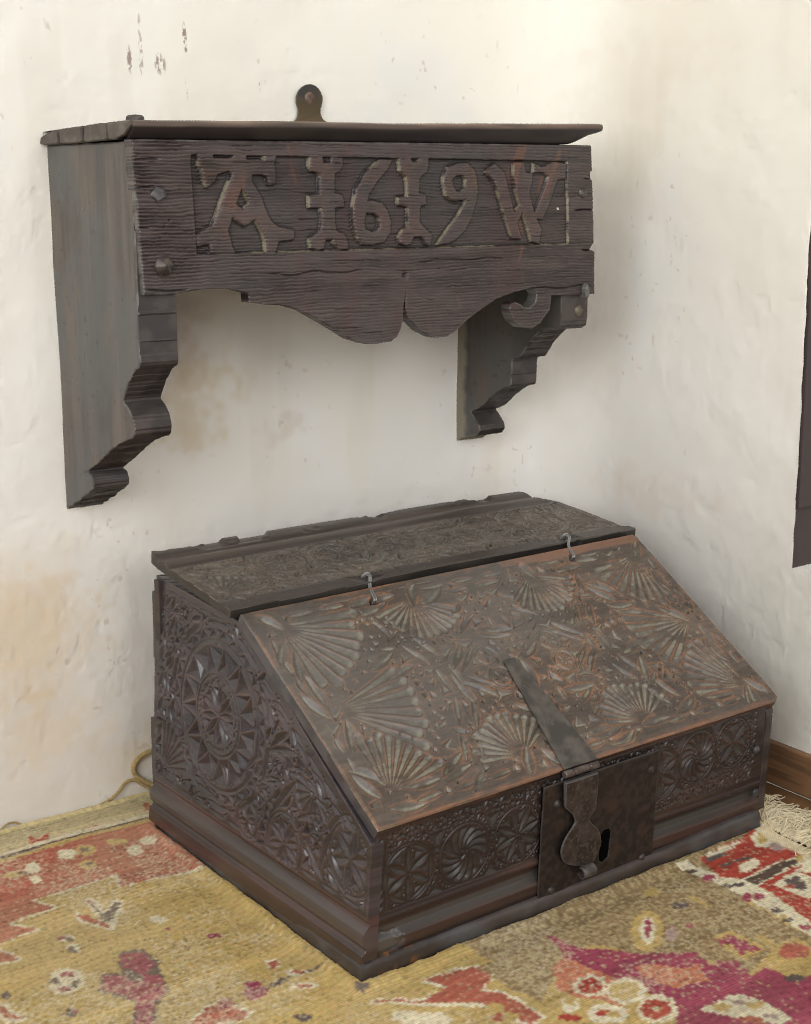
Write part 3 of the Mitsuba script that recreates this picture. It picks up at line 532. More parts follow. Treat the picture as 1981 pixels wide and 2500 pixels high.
    ('ivory', [(0.337,-0.642),(0.331,-0.645),(0.326,-0.644),(0.325,-0.64),(0.328,-0.635),(0.334,-0.632),(0.339,-0.633),(0.341,-0.637)]),
    ('ivory', [(0.23,-0.65),(0.267,-0.643),(0.262,-0.659),(0.234,-0.668),(0.221,-0.663)]),
    ('ivory', [(0.203,-0.679),(0.283,-0.669),(0.338,-0.674),(0.385,-0.682),(0.326,-0.73),(0.3,-0.692),(0.241,-0.697),(0.206,-0.704),(0.203,-0.693)]),
    ('dbrown', [(0.206,-0.683),(0.282,-0.673),(0.323,-0.678),(0.293,-0.689),(0.238,-0.695),(0.21,-0.698)]),
    ('gold', [(0.319,-0.681),(0.312,-0.684),(0.307,-0.684),(0.306,-0.68),(0.31,-0.674),(0.317,-0.67),(0.323,-0.671),(0.324,-0.675)]),
    ('ivory', [(0.23,-0.708),(0.257,-0.704),(0.279,-0.705),(0.295,-0.755),(0.268,-0.777),(0.237,-0.759),(0.231,-0.732)]),
    ('dark', [(0.248,-0.711),(0.27,-0.713),(0.263,-0.737),(0.246,-0.742),(0.243,-0.722)]),
    ('dred', [(0.246,-0.729),(0.241,-0.73),(0.236,-0.728),(0.233,-0.724),(0.235,-0.72),(0.239,-0.719),(0.245,-0.721),(0.247,-0.725)]),
    ('ivory', [(0.279,-0.701),(0.299,-0.696),(0.352,-0.709),(0.332,-0.725),(0.29,-0.714)])]
PAL = {'gold': (.46, .325, .125), 'worn': (.50, .41, .25), 'red': (.37, .115, .075), 'dred': (.35, .060, .042), 'crim': (.29, .062, .092), 'salmon': (.45, .17, .10),
       'brown': (.25, .172, .088), 'dbrown': (.10, .068, .052), 'ivory': (.64, .57, .40), 'dark': (.12, .09, .08), 'mauve': (.36, .25, .22), 'selvage': (.47, .39, .22)}
def rug():
    t = thing('rug', 'worn oriental rug in gold red and crimson under the carved box', 'rug')
    st = .00155; xs = np.arange(-.80, .352, st); ys = np.arange(-1.04, -.0025, st)
    X, Y = np.meshgrid(xs, ys)
    kx, ky = .0027, .0037
    P0 = np.stack([X, Y, X * 0], -1)
    wob = (FB(P0, 7., 3, 2) - .5) * .012
    cx, cy = np.floor((X + wob * .4) / kx), np.floor((Y + wob) / ky)
    # colour of each knot: looked up at the knot's centre
    ux, uy = np.unique(np.stack([cx.ravel(), cy.ravel()], 1), axis=0, return_inverse=True)
    gx, gy = (ux[:, 0] + .5) * kx, (ux[:, 1] + .5) * ky
    jit = np.random.default_rng(5).normal(0, .0009, (len(gx), 2))
    q = np.stack([gx, gy, gx * 0], 1)
    names = list(PAL); C = np.array([PAL[n] for n in names]); idx = np.full(len(gx), names.index('gold'))
    inner = uy
    edge = -.0635 + (gx + .5) * .008
    idx[gy > edge - .012] = names.index('selvage')
    wearb = np.zeros(len(gx))
    for n, poly in RUG:
        if n == 'worn':
            x0, y0 = np.min(poly, 0) - .03; x1, y1 = np.max(poly, 0) + .03; m = np.where((gx > x0) & (gx < x1) & (gy > y0) & (gy < y1))[0]; g = Polygon(poly).buffer(0)
            dd = shapely.distance(shapely.points(gx[m], gy[m]), g.boundary) * np.where(shapely.contains_xy(g, gx[m], gy[m]), 1, -1)
            wearb[m] = np.maximum(wearb[m], sst(-.022, .020, dd + (FB(q[m], 40., 3, 8) - .5) * .03)); continue
        if n in ('red',) and np.mean(poly, 0)[0] < -.25:
            o = Polygon(poly).buffer(0).buffer(.0030); idx[shapely.contains_xy(o, gx + jit[:, 0], gy + jit[:, 1]) & (gy < edge - .03)] = names.index('ivory')
        x0, y0 = np.min(poly, 0) - .006; x1, y1 = np.max(poly, 0) + .006
        m = np.where((gx > x0) & (gx < x1) & (gy > y0) & (gy < y1))[0]
        if n in ('red',) : m = m[gy[m] < edge[m] - .014]
        if n == 'dred' and poly[0][0] < -.2: m = m
        e = .004 if n in ('worn', 'brown', 'salmon') else .0011
        w = (FB(q[m], 30., 3, 8) - .5) * e * 6
        idx[m[shapely.contains_xy(Polygon(poly).buffer(0), gx[m] + jit[m, 0] + w, gy[m] + jit[m, 1] + w)]] = names.index(n)
    # fields continue beyond what the photograph shows
    d = np.abs(gy - (edge - .014)); idx[d < .0024] = names.index('dark'); d = np.abs(gy - (edge - .006)); idx[d < .0045] = names.index('ivory')
    col = C[idx]
    r = np.random.default_rng(11); k = len(col)
    col = col * (1 + r.normal(0, .08, (k, 1))) * (1 + r.normal(0, .03, (k, 3)))
    fade = FB(q, 6., 4, 55); col = lerp(col, np.array([.50, .40, .25]), sst(.38, .72, fade) * .26 * sst(.12, -.12, gx))
    ab = N(np.stack([gx * 2, gy * 55, gx * 0], 1), 1., 4); col = col * (.82 + .36 * ab[:, None])
    wear = FB(q, 9., 4, 21); isw = wearb
    wr = sst(.46, .72, wear) * .8 * (.35 + .65 * sst(.10, -.10, gx)) + isw * .75
    chk = ((ux[:, 0] + ux[:, 1]) % 2 == 0)
    bare = r.random(k) < np.clip(wr * np.where(chk, .95, .35), 0, .93)
    col[bare] = lerp(col[bare], np.array([.62, .53, .37]) * (1 + r.normal(0, .10, (bare.sum(), 1))), r.uniform(.25, .65, bare.sum()))
    dk = r.random(k) < .08 + .10 * isw; col[dk] *= r.uniform(.55, .85, (dk.sum(), 1))
    sp = r.random(k) < np.where(idx == names.index('brown'), .35, .05); col[sp] = lerp(col[sp], [.5, .40, .22], np.full(sp.sum(), .6))
    hk = r.normal(0, .00028, k) - .0004 * bare
    uyi = np.asarray(uy).ravel()
    fx, fy = (X + wob * .4) / kx - cx - .5, (Y + wob) / ky - cy - .5
    lump = .00085 * (1 - (2 * np.abs(fy)) ** 2.2) + .00035 * (1 - (2 * np.abs(fx)) ** 2)
    Z = hk[uyi].reshape(X.shape) + lump - .0009 + (FB(P0, 5., 2, 31) - .5) * .007 * sst(0, .05, -Y) * sst(.0, .12, np.hypot(np.maximum(np.abs(X - .014) - .32, 0), np.maximum(np.abs(Y + .355) - .24, 0)))
    near = (X > -.36) & (X < .39) & (Y > -.66) & (Y < -.06); bp = Polygon([(-.3065, -.6030), (.3340, -.5925), (.3395, -.5890), (.3340, -.1080), (-.3125, -.1150)])
    dd = np.full(X.shape, 1.); dd[near] = shapely.distance(shapely.points(X[near], Y[near]), bp)
    Z += .0062 * np.exp(-((dd - .006) / .011) ** 2) * (.45 + 1.1 * FB(P0, 28., 3, 14)) * (dd > 0) - .0022 * (dd <= 0)
    Z += .004 * np.exp(-((Y + .006) / .006) ** 2)
    Z -= .006 * sst(.345, .352, X)
    cc = gaussian_filter(col[uyi].reshape(X.shape + (3,)), (.55, .7, 0)) * (.70 + .30 * sst(.5, .2, np.abs(fy)))[..., None]
    # flat woven end
    we = sst(.318, .328, X + wob * .6); wv = .5 + .5 * np.sin(X * 2 * np.pi / .0028) * np.sin(Y * 2 * np.pi / .004)
    cc = lerp(cc, np.array([.60, .50, .33]) * (.75 + .5 * wv)[..., None] * (.85 + .3 * N(P0, 300., 2))[..., None], we * (X > .2))
    V = np.stack([X, Y, Z], -1).reshape(-1, 3); h, w = X.shape; I = np.arange(h * w).reshape(h, w)
    a, b, c, d = I[:-1, :-1].ravel(), I[:-1, 1:].ravel(), I[1:, 1:].ravel(), I[1:, :-1].ravel()
    F = np.vstack([np.stack([a, b, c], 1), np.stack([a, c, d], 1)]); n = vnormals(V, F)
    fc = V[F].mean(1); L = np.where(fc[:, 0] > .322, 1, 0); Cf = cc.reshape(-1, 3)
    for nm, i, lb in (('pile', 0, None), ('woven_end', 1, 'plain beige woven end band of the rug')):
        f = F[L == i]; u, inv = np.unique(f, return_inverse=True)
        put(nm, raw(V[u], inv.reshape(-1, 3), n[u], Cf[u], 'wool'), t, lb)
    # thick overcast selvage along the wall
    xs = np.arange(-.80, .33, .004); pth = np.stack([xs, -.0085 + .0015 * np.sin(xs * 40), .0015 + 0 * xs], 1)
    tm = tube(pth, .0042 + .0006 * np.sin(xs * 2 * np.pi / .012), 8)
    put('selvage_cord', vc(tm, lambda p, n: np.array([.52, .42, .22]) * (.7 + .6 * N(p * A(3, 1, 1), 160., 3))[:, None], 'wool'), t)
    # fringe
    r = np.random.default_rng(77); M = []
    for y in np.arange(-1.0, -.02, .0026):
        for rep in range(5):
            L = r.uniform(.045, .10); ang = r.normal(-.05, .30) + .25 * math.sin(y * 60); bend = r.normal(0, 1.5)
            p = A(.350 + r.uniform(-.004, .003), y + r.normal(0, .002), -.0005 + r.uniform(0, .002)); P = [p]
            for k in range(7):
                ang += bend / 7; p = p + L / 7 * A(math.cos(ang), math.sin(ang), 0); p[2] = max(-.0025, -.0012 + (.003 + .010 * r.random() * (rep > 0)) * math.sin(np.pi * (k + 1) / 7) + r.normal(0, .0006)); p[0] = min(p[0], XC - .016); P.append(p)
            M.append(tube(P, np.linspace(.0013, .0007, 8) * r.uniform(.6, 1.3), 5, False))
    put('fringe', vc(trimesh.util.concatenate(M), lambda p, n: np.array([.66, .57, .39]) * (.66 + .6 * N(p, 260., 6))[:, None], 'wool', True), t, 'loose cream wool fringe at end of the rug', kind='stuff')
rug()
def cord(P, label, r=.0026):
    Q = catmull(P, 10); s = np.arange(len(Q)); ms = []
    T = np.gradient(Q, axis=0); T /= np.linalg.norm(T, axis=1, keepdims=True); x = np.cross(T, A(.3, 1, .2)); x /= np.linalg.norm(x, axis=1, keepdims=True); y = np.cross(T, x)
    L = np.concatenate([[0], np.cumsum(np.linalg.norm(np.diff(Q, axis=0), axis=1))])
    for ph in (0, 2.09, 4.19):
        a = L / .0085 * 2 * np.pi + ph; ms.append(tube(Q + r * .55 * (np.cos(a)[:, None] * x + np.sin(a)[:, None] * y), r * .62, 6))
    put('cord', vc(trimesh.util.concatenate(ms), lambda p, n: np.array([.36, .26, .12]) * (.7 + .6 * N(p, 300., 5))[:, None], 'wool'), None, label, 'cord')
cord([(-.345, -.010, .004), (-.330, -.006, .006), (-.317, -.006, .013), (-.302, -.005, .026), (-.289, -.006, .026), (-.278, -.008, .016), (-.262, -.010, .006)], 'thin yellowish cord arching low against the wall beside the box', .0022)
cord([(-.258, -.007, .064), (-.272, -.007, .062), (-.284, -.007, .057), (-.291, -.007, .045), (-.287, -.007, .032), (-.273, -.008, .020), (-.258, -.010, .010)], 'thick twisted cord loop curling up behind back left edge of the box', .0034)
cord([(-.500, -.012, .002), (-.482, -.006, .004), (-.472, -.005, .010), (-.461, -.005, .009), (-.454, -.006, .004), (-.452, -.009, .002)], 'short thin cord loop at foot of the wall at far left edge', .0013)

# ---------------------------------------------------------------- the wall shelf with carved date board
BOARD = [(-0.3675,0.888),(0.3179,0.8917),(0.3205,0.8576),(0.3108,0.8504),(0.3208,0.8465),(0.3242,0.8136),(0.3267,0.759),(0.3193,0.7507),(0.3287,0.7465),(0.3306,0.6876),(0.3159,0.6871),(0.2529,0.6887),(0.2513,0.6927),(0.2494,0.6776),(0.2481,0.6692),(0.2315,0.652),(0.2154,0.6445),(0.1986,0.6471),(0.1826,0.658),(0.1759,0.6706),(0.1772,0.6804),(0.1865,0.6828),(0.1959,0.679),(0.2017,0.6748),(0.2112,0.6738),(0.2213,0.6812),(0.224,0.6916),(0.2165,0.7014),(0.2071,0.6996),(0.1841,0.6956),(0.1544,0.6886),(0.1301,0.6767),(0.1033,0.6623),(0.0877,0.6507),(0.0708,0.6425),(0.0488,0.6422),(0.0277,0.652),(0.0088,0.6689),(0.0037,0.6812),(0.0038,0.7032),(0.0018,0.6871),(0.0005,0.6699),(-0.0028,0.658),(-0.0093,0.6473),(-0.0183,0.6421),(-0.0385,0.6402),(-0.0586,0.6409),(-0.0801,0.648),(-0.1078,0.6644),(-0.1489,0.6867),(-0.1753,0.695),(-0.2014,0.6972),(-0.207,0.6989),(-0.2243,0.7007),(-0.2251,0.7114),(-0.2512,0.7183),(-0.2829,0.7191),(-0.3125,0.7166),(-0.3215,0.7146),(-0.3599,0.7153)]
FIELD = [(-0.2952,0.8725),(-0.291,0.759),(0.2803,0.7579),(0.275,0.8704)]
LET = {'A': [([(-0.2856,0.8717),(-0.2675,0.8719),(-0.2642,0.8681),(-0.2432,0.8684),(-0.2379,0.8714),(-0.2237,0.8724),(-0.2212,0.8663),(-0.2005,0.8665),(-0.1976,0.8711),(-0.1831,0.8721),(-0.1851,0.862),(-0.1835,0.8527),(-0.1839,0.8394),(-0.1931,0.8379),(-0.1946,0.8472),(-0.2027,0.8506),(-0.2172,0.8502),(-0.2156,0.8425),(-0.2087,0.8317),(-0.2034,0.8239),(-0.1992,0.8129),(-0.1949,0.8019),(-0.1887,0.7932),(-0.1805,0.7883),(-0.1591,0.7848),(-0.1598,0.7744),(-0.1809,0.7725),(-0.1849,0.7607),(-0.1933,0.7577),(-0.1988,0.7595),(-0.199,0.7697),(-0.2036,0.7832),(-0.2132,0.799),(-0.2269,0.7911),(-0.2436,0.801),(-0.2494,0.7864),(-0.2462,0.7755),(-0.2413,0.759),(-0.2556,0.7586),(-0.2722,0.7614),(-0.2736,0.7707),(-0.2893,0.7695),(-0.291,0.781),(-0.2703,0.7906),(-0.2657,0.799),(-0.2591,0.8127),(-0.2533,0.8272),(-0.2477,0.8379),(-0.2421,0.8501),(-0.2455,0.8539),(-0.2613,0.8508),(-0.2651,0.8417),(-0.2748,0.8356),(-0.2788,0.8447),(-0.2806,0.856),(-0.2843,0.8604)], [[(-0.2301,0.8356),(-0.219,0.817),(-0.2282,0.8093),(-0.2378,0.8156),(-0.233,0.8279)]])], '1': [([(-0.136,0.8708),(-0.1182,0.8706),(-0.1166,0.8639),(-0.1063,0.864),(-0.1045,0.8708),(-0.089,0.8698),(-0.0891,0.8613),(-0.0944,0.8548),(-0.0996,0.8519),(-0.1016,0.8398),(-0.1009,0.8283),(-0.0896,0.8254),(-0.088,0.8182),(-0.088,0.8124),(-0.1003,0.811),(-0.1014,0.793),(-0.099,0.7828),(-0.0885,0.779),(-0.0825,0.7701),(-0.0826,0.7613),(-0.0958,0.7602),(-0.1027,0.7676),(-0.1043,0.7728),(-0.1148,0.7723),(-0.1175,0.7622),(-0.1262,0.7602),(-0.1356,0.7634),(-0.1379,0.7735),(-0.1284,0.779),(-0.1206,0.7854),(-0.1195,0.7983),(-0.121,0.8112),(-0.1372,0.8114),(-0.1369,0.8242),(-0.1224,0.827),(-0.1231,0.8369),(-0.1212,0.849),(-0.1245,0.8525),(-0.1338,0.8546),(-0.1362,0.8602)], [])], '6': [([(-0.036,0.8689),(-0.0161,0.8684),(-0.0216,0.8581),(-0.0398,0.8413),(-0.0498,0.8281),(-0.0535,0.8179),(-0.0454,0.8186),(-0.031,0.8156),(-0.0219,0.8059),(-0.0174,0.7918),(-0.0193,0.7792),(-0.0277,0.7689),(-0.045,0.7648),(-0.0603,0.7659),(-0.0673,0.7727),(-0.0725,0.7853),(-0.0746,0.7999),(-0.0735,0.8159),(-0.0693,0.8326),(-0.0549,0.8521),(-0.0432,0.8616)], [[(-0.0554,0.8041),(-0.0437,0.8039),(-0.0356,0.7987),(-0.0339,0.7891),(-0.0376,0.7825),(-0.0466,0.7797),(-0.0556,0.7835),(-0.0582,0.7924)]])], '1b': [([(-0.0045,0.8715),(0.0119,0.8717),(0.016,0.8659),(0.0243,0.8666),(0.0292,0.8712),(0.0401,0.87),(0.0409,0.8628),(0.0376,0.8542),(0.0309,0.8502),(0.0267,0.8455),(0.0259,0.8277),(0.0367,0.825),(0.0376,0.8143),(0.0275,0.8124),(0.0267,0.7917),(0.0342,0.7842),(0.046,0.7753),(0.0444,0.7658),(0.0418,0.7619),(0.0367,0.764),(0.0342,0.7701),(0.0292,0.7736),(0.0174,0.7738),(0.0133,0.7645),(0.0049,0.7634),(-0.0033,0.7656),(-0.0041,0.7749),(0.0017,0.7815),(0.0092,0.7853),(0.0092,0.8112),(-0.0064,0.8133),(-0.0055,0.8219),(0.0085,0.8224),(0.0077,0.8369),(0.0061,0.8481),(-0.0029,0.8559)], [])], '9': [([(0.0894,0.8651),(0.105,0.8653),(0.1146,0.8572),(0.1191,0.8457),(0.1211,0.828),(0.1168,0.8123),(0.1108,0.796),(0.1012,0.7817),(0.0856,0.769),(0.0735,0.7645),(0.0563,0.7629),(0.0717,0.7802),(0.0906,0.7996),(0.1001,0.8131),(0.1022,0.822),(0.1001,0.8196),(0.0879,0.818),(0.0767,0.8194),(0.0698,0.8248),(0.0655,0.8369),(0.0659,0.8476),(0.0722,0.8597)], [[(0.0851,0.8504),(0.0964,0.8511),(0.1016,0.845),(0.1008,0.8342),(0.0957,0.8295),(0.087,0.8288),(0.0809,0.8356),(0.0783,0.8456)]])], 'W': [([(0.1343,0.8544),(0.1488,0.8648),(0.1648,0.8545),(0.1804,0.8082),(0.1883,0.7868),(0.1962,0.7677),(0.1811,0.768),(0.1721,0.7879),(0.1611,0.8141),(0.1491,0.8432)], []), ([(0.1883,0.7884),(0.1827,0.8017),(0.1933,0.8114),(0.2058,0.8408),(0.199,0.8539),(0.2143,0.8523),(0.2123,0.8392),(0.203,0.8138)], []), ([(0.1816,0.8667),(0.1988,0.8669),(0.2023,0.8539),(0.2082,0.8293),(0.2175,0.7996),(0.2312,0.7786),(0.2272,0.7603),(0.2138,0.7631),(0.2057,0.7857),(0.1933,0.8114),(0.1865,0.8294),(0.1818,0.853)], []), ([(0.2175,0.7988),(0.2303,0.8194),(0.2429,0.8491),(0.2339,0.8557),(0.2164,0.8547),(0.2162,0.8662),(0.2316,0.8606),(0.2514,0.8681),(0.2727,0.8658),(0.2721,0.8475),(0.2575,0.8458),(0.247,0.8193),(0.232,0.7928),(0.2209,0.7946)], [])]}
XS, XR, YF, BT = -.365, .3243, -.2485, .0195
sh = thing('wall_shelf', 'dark oak wall shelf carved A 1619 W on shaped brackets', 'shelf')
def board():
    o, es, et = fr((0, YF, 0), (1, 0, 0), (0, 0, 1))
    R = Relief((o, es, et), BOARD, (.00105, .00075))
    S, T = R.S, R.T; P = np.stack([S, T, S * 0], -1)
    polys = {k: unary_union([Polygon(p, h).buffer(0).buffer(.0004) for p, h in v]) for k, v in LET.items()}
    fld = Polygon(FIELD)
    def sdist(g):
        x0, y0, x1, y1 = g.bounds; W = R.win(x0 - .01, y0 - .01, x1 + .01, y1 + .01); d = np.full(S.shape, -.02)
        pt = shapely.points(S[W].ravel(), T[W].ravel()); v = shapely.distance(pt, g.boundary) * np.where(shapely.contains_xy(g, S[W].ravel(), T[W].ravel()), 1, -1)
        d[W] = v.reshape(S[W].shape); return d
    ragged = (FB(P, 160., 3, 4) - .5) * .0026
    df = sdist(fld) + ragged * .5
    dl = np.full(S.shape, -.02); each = {}
    for k, g in polys.items(): each[k] = sdist(g) + ragged * .6; dl = np.maximum(dl, each[k])
    rec = sst(-.0002, .0013, df) * (1 - sst(-.0013, .0004, dl))
    fade = sst(.285, .18, S)                                    # carving is shallower towards the right end
    H = -.0056 * rec * (.62 + .38 * fade)
    # raised wavy grain and drying cracks
    g = T / .0041 + 1.0 * (FB(P * A(9, 26, 1), 1., 3, 1) - .5) * 2 + .5 * (FB(P * A(90, 120, 1), 1., 2, 6) - .5)
    u = g - np.floor(g); saw = np.where(u < .78, u / .78, (1 - u) / .22)
    amp = .00034 + .00066 * sst(.35, .72, FB(P * A(22, 60, 1), 1., 3, 12))
    worn = sst(-.24, -.33, S) * sst(.70, .78, T)
    H = H - .0007 * (1 - sst(.0, .0040, dl)) * (dl > -.0006) * sst(-.0006, .0004, dl)
    H = H - amp * (1 - saw) ** 1.5 * (1.0 + 1.5 * worn) - (FB(P * A(14, 80, 1), 1., 4, 15) - .5) * .0012 * (.5 + 2.2 * worn)
    ck = np.floor(g); lane = N(np.stack([S * 22, ck * 3.1, S * 0], -1), 1., 17)
    H -= .0011 * sst(.70, .86, lane) * sst(.25, .05, np.abs(u - .9))
    H += (FB(P * 40, 1., 3, 23) - .5) * .0012
    # a fixed repair, two knots and holes
    H -= .004 * np.exp(-(((S - .0032) / .004) ** 2 + ((T - .725) / .004) ** 2))
    for sx, sz in ((-.331, .792), (-.325, .7985)): H -= .002 * np.exp(-(((S - sx) / .0016) ** 2 + ((T - sz) / .0016) ** 2))
    H -= .0035 * sst(.0, 1, 1 - np.hypot((S + .315) / .028, (T - .728) / .006) * 0 - 1)
    for s0, s1, t0, d in ((.285, .33, .8035, .004), (.300, .33, .7505, .004), (.302, .33, .8470, .003), (-.37, -.338, .8360, .003), (-.37, -.330, .8655, .0025), (-.37, -.345, .7900, .0025), (.20, .33, .6990, .0020), (-.20, -.06, .7330, .0016), (.02, .17, .7425, .0015), (-.36, -.30, .7200, .0020)):
        H -= d * sst(.0014, .0003, np.abs(T - t0 - .0014 * np.sin(S * 85 + t0 * 900) - (FB(P * A(60, 1, 1), 1., 2, 3) - .5) * .003)) * sst(s0, s0 + .012, S) * sst(s1, s1 - .012, S)
    R.H = H
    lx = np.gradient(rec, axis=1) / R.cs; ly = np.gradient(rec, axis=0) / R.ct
    names = {'A': 'carved_letter', '1': 'carved_numeral', '6': 'carved_numeral', '1b': 'carved_numeral', '9': 'carved_numeral', 'W': 'carved_letter'}
    txt = {'A': 'large carved letter A', '1': 'carved numeral 1 with side notch, first of two', '6': 'carved numeral 6', '1b': 'carved numeral 1 before the 9', '9': 'carved numeral 9', 'W': 'shallow carved letter W'}
    for k in polys: R.mark((names[k], txt[k]), each[k] > .0002)
    def col(S, T, H, sd, ridge):
        gr = FB(P * A(5, 70, 1), 1., 4, 31); bl = FB(P * A(6, 9, 1), 1., 4, 33)
        c = lerp([.037, .0262, .0250], [.069, .049, .0455], sst(.35, .7, gr))
        c = lerp(c, [.055, .048, .046], sst(.45, .7, bl) * .6); c = lerp(c, [.105, .082, .078], sst(.55, .9, saw) * sst(.35, .7, FB(P * A(70, 300, 1), 1., 2, 32)) * .5)
        fig = FB(np.stack([S * 26 + .12 * np.sin(T * 60), T * 1.6, S * 0], -1), 1., 3, 36)      # pale vertical figure of the oak
        c = lerp(c, [.075, .038, .036], sst(.56, .66, fig) * .40)
        c = lerp(c, [.26, .095, .042], sst(.64, .72, FB(np.stack([S * 48 + .5 * np.sin(T * 45 + S * 9), T * 6, S * 0], -1), 1., 3, 39)) * sst(.56, .70, FB(P, 15., 3, 41)) * sst(-.33, -.27, S) * .28)
        c = lerp(c, [.105, .058, .044], (dl > .0003) * sst(.40, .70, FB(P, 34., 3, 44)) * .45)
        c = lerp(c, np.array([.013, .0095, .009]), np.maximum(sst(.00010, .0005, -ridge) * .85, sst(.30, .06, saw) * sst(.32, .56, FB(P * A(30, 90, 1), 1., 3, 35)) * .80))
        inr = sst(.8, 1, rec); c = c * (1 - .22 * inr)[..., None]
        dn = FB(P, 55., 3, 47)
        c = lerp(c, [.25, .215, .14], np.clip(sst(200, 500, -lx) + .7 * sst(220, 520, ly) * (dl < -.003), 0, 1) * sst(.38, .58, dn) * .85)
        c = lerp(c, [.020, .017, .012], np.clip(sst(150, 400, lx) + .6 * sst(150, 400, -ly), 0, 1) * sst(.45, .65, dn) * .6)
        c = lerp(c, [.62, .58, .50], 1. * (np.hypot((S - .262) * .8, (T - .806) * 1.1 + (S - .262) * .5) < .0016)); c = lerp(c, [.16, .155, .14], sst(.003, .0, sd) * sst(.42, .62, FB(P, 60., 3, 51)) * .45)
        return c
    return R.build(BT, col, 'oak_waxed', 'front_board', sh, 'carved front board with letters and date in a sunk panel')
FBK = board()

def bracket_wood(seed, pale=None):
    def f(p, n):
        g = FB(p * A(30, 40, 3.2), 1., 4, seed); b = FB(p, 9., 4, seed + 3); e = FB(p, 120., 2, seed + 5)
        c = lerp([.044, .038, .034], [.094, .073, .059], sst(.34, .70, g)); c = lerp(c, [.070, .069, .067], sst(.40, .64, b) * .75)
        c = lerp(c, [.15, .085, .045], sst(.60, .74, FB(p * A(20, 30, 6), 1., 3, seed + 9)) * .22)
        c = lerp(c, np.array([.016, .013, .012]), sst(.72, .8, e)[:] * .35)
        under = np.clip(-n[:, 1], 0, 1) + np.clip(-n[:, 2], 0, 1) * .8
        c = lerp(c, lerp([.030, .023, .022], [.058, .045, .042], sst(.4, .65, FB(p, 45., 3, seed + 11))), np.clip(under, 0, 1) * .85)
        if pale is not None: c = lerp(c, [.23, .20, .14], sst(.030, .012, -p[:, 1] + (FB(p, 50., 3, 2) - .5) * .02) * pale)
        return c
    return f
PL = [(.004, .886), (-.2390, .886), (-.2390, .720), (-.2400, .700), (-.2402, .637), (-.2370, .6315)] + catmull([(-.2300, .6300), (-.2200, .6225), (-.2060, .609), (-.1960, .597), (-.1905, .5865)], 5).tolist() + \
     catmull([(-.1925, .5855), (-.2030, .5800), (-.2120, .5700), (-.2165, .5590), (-.2155, .5490), (-.2080, .5440)], 5).tolist() + \
     catmull([(-.1920, .5400), (-.1680, .532), (-.1330, .5145), (-.1000, .4965), (-.0715, .4840)], 5).tolist() + \
     [(-.0850, .4800), (-.0905, .4720), (-.0880, .4640), (-.0700, .4540), (-.0350, .4380), (.004, .4205)]
PR = [(.004, .886), (-.2395, .886), (-.2400, .6870), (-.2405, .6545), (-.2380, .6440), (-.2290, .6385), (-.2050, .6365)] + catmull([(-.2010, .6360), (-.1880, .6290), (-.1690, .6120), (-.1500, .5905)], 5).tolist() + \
     [(-.1330, .5868), (-.1318, .5780), (-.1313, .5560), (-.1290, .5475)] + catmull([(-.1200, .5440), (-.1080, .5400), (-.0836, .5259), (-.0600, .5080), (-.0350, .4975)], 5).tolist() + \
     [(-.0440, .4905), (-.0560, .4790), (-.0575, .4700), (-.0500, .4640), (-.0250, .4560), (.004, .4460)]
def side(P, x, t, seed, pale, label):
    P = densify([(-y, z) for y, z in P], .0025); q3 = np.column_stack([P, P[:, 0] * 0 + seed]); low = sst(.70, .62, P[:, 1])
    P = P + np.column_stack([FB(q3, 95., 3, seed) - .5, FB(q3, 95., 3, seed + 1) - .5]) * (.0010 + .0020 * low * sst(.50, .44, P[:, 1]) + .0014 * low)[:, None]
    R = Relief(fr((x, 0, 0), (0, -1, 0), (0, 0, 1)), P, (.0014, .0014))
    Q = np.stack([R.S, R.T, R.S * 0], -1); R.H = (FB(Q, 22., 3, seed) - .5) * .0016 + (FB(Q * A(300, 16, 1), 1., 3, seed + 2) - .5) * .0005
    wood = bracket_wood(seed, pale); n0 = np.tile(A(-1, 0, 0), (R.S.size, 1))
    def col(S, T, H, sd, ridge):
        c = wood(np.stack([x + 0 * S, -S, T], -1).reshape(-1, 3), n0).reshape(S.shape + (3,))
        return lerp(c, [.20, .185, .16], sst(.0028, .0004, sd) * sst(.40, .6, FB(Q, 55., 3, seed + 8)) * .5)
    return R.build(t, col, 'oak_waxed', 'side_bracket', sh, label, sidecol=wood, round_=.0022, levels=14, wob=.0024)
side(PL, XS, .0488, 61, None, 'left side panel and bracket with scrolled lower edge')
side(PR, XR - .0488, .0488, 71, .85, 'right bracket with worn scrolled edge')

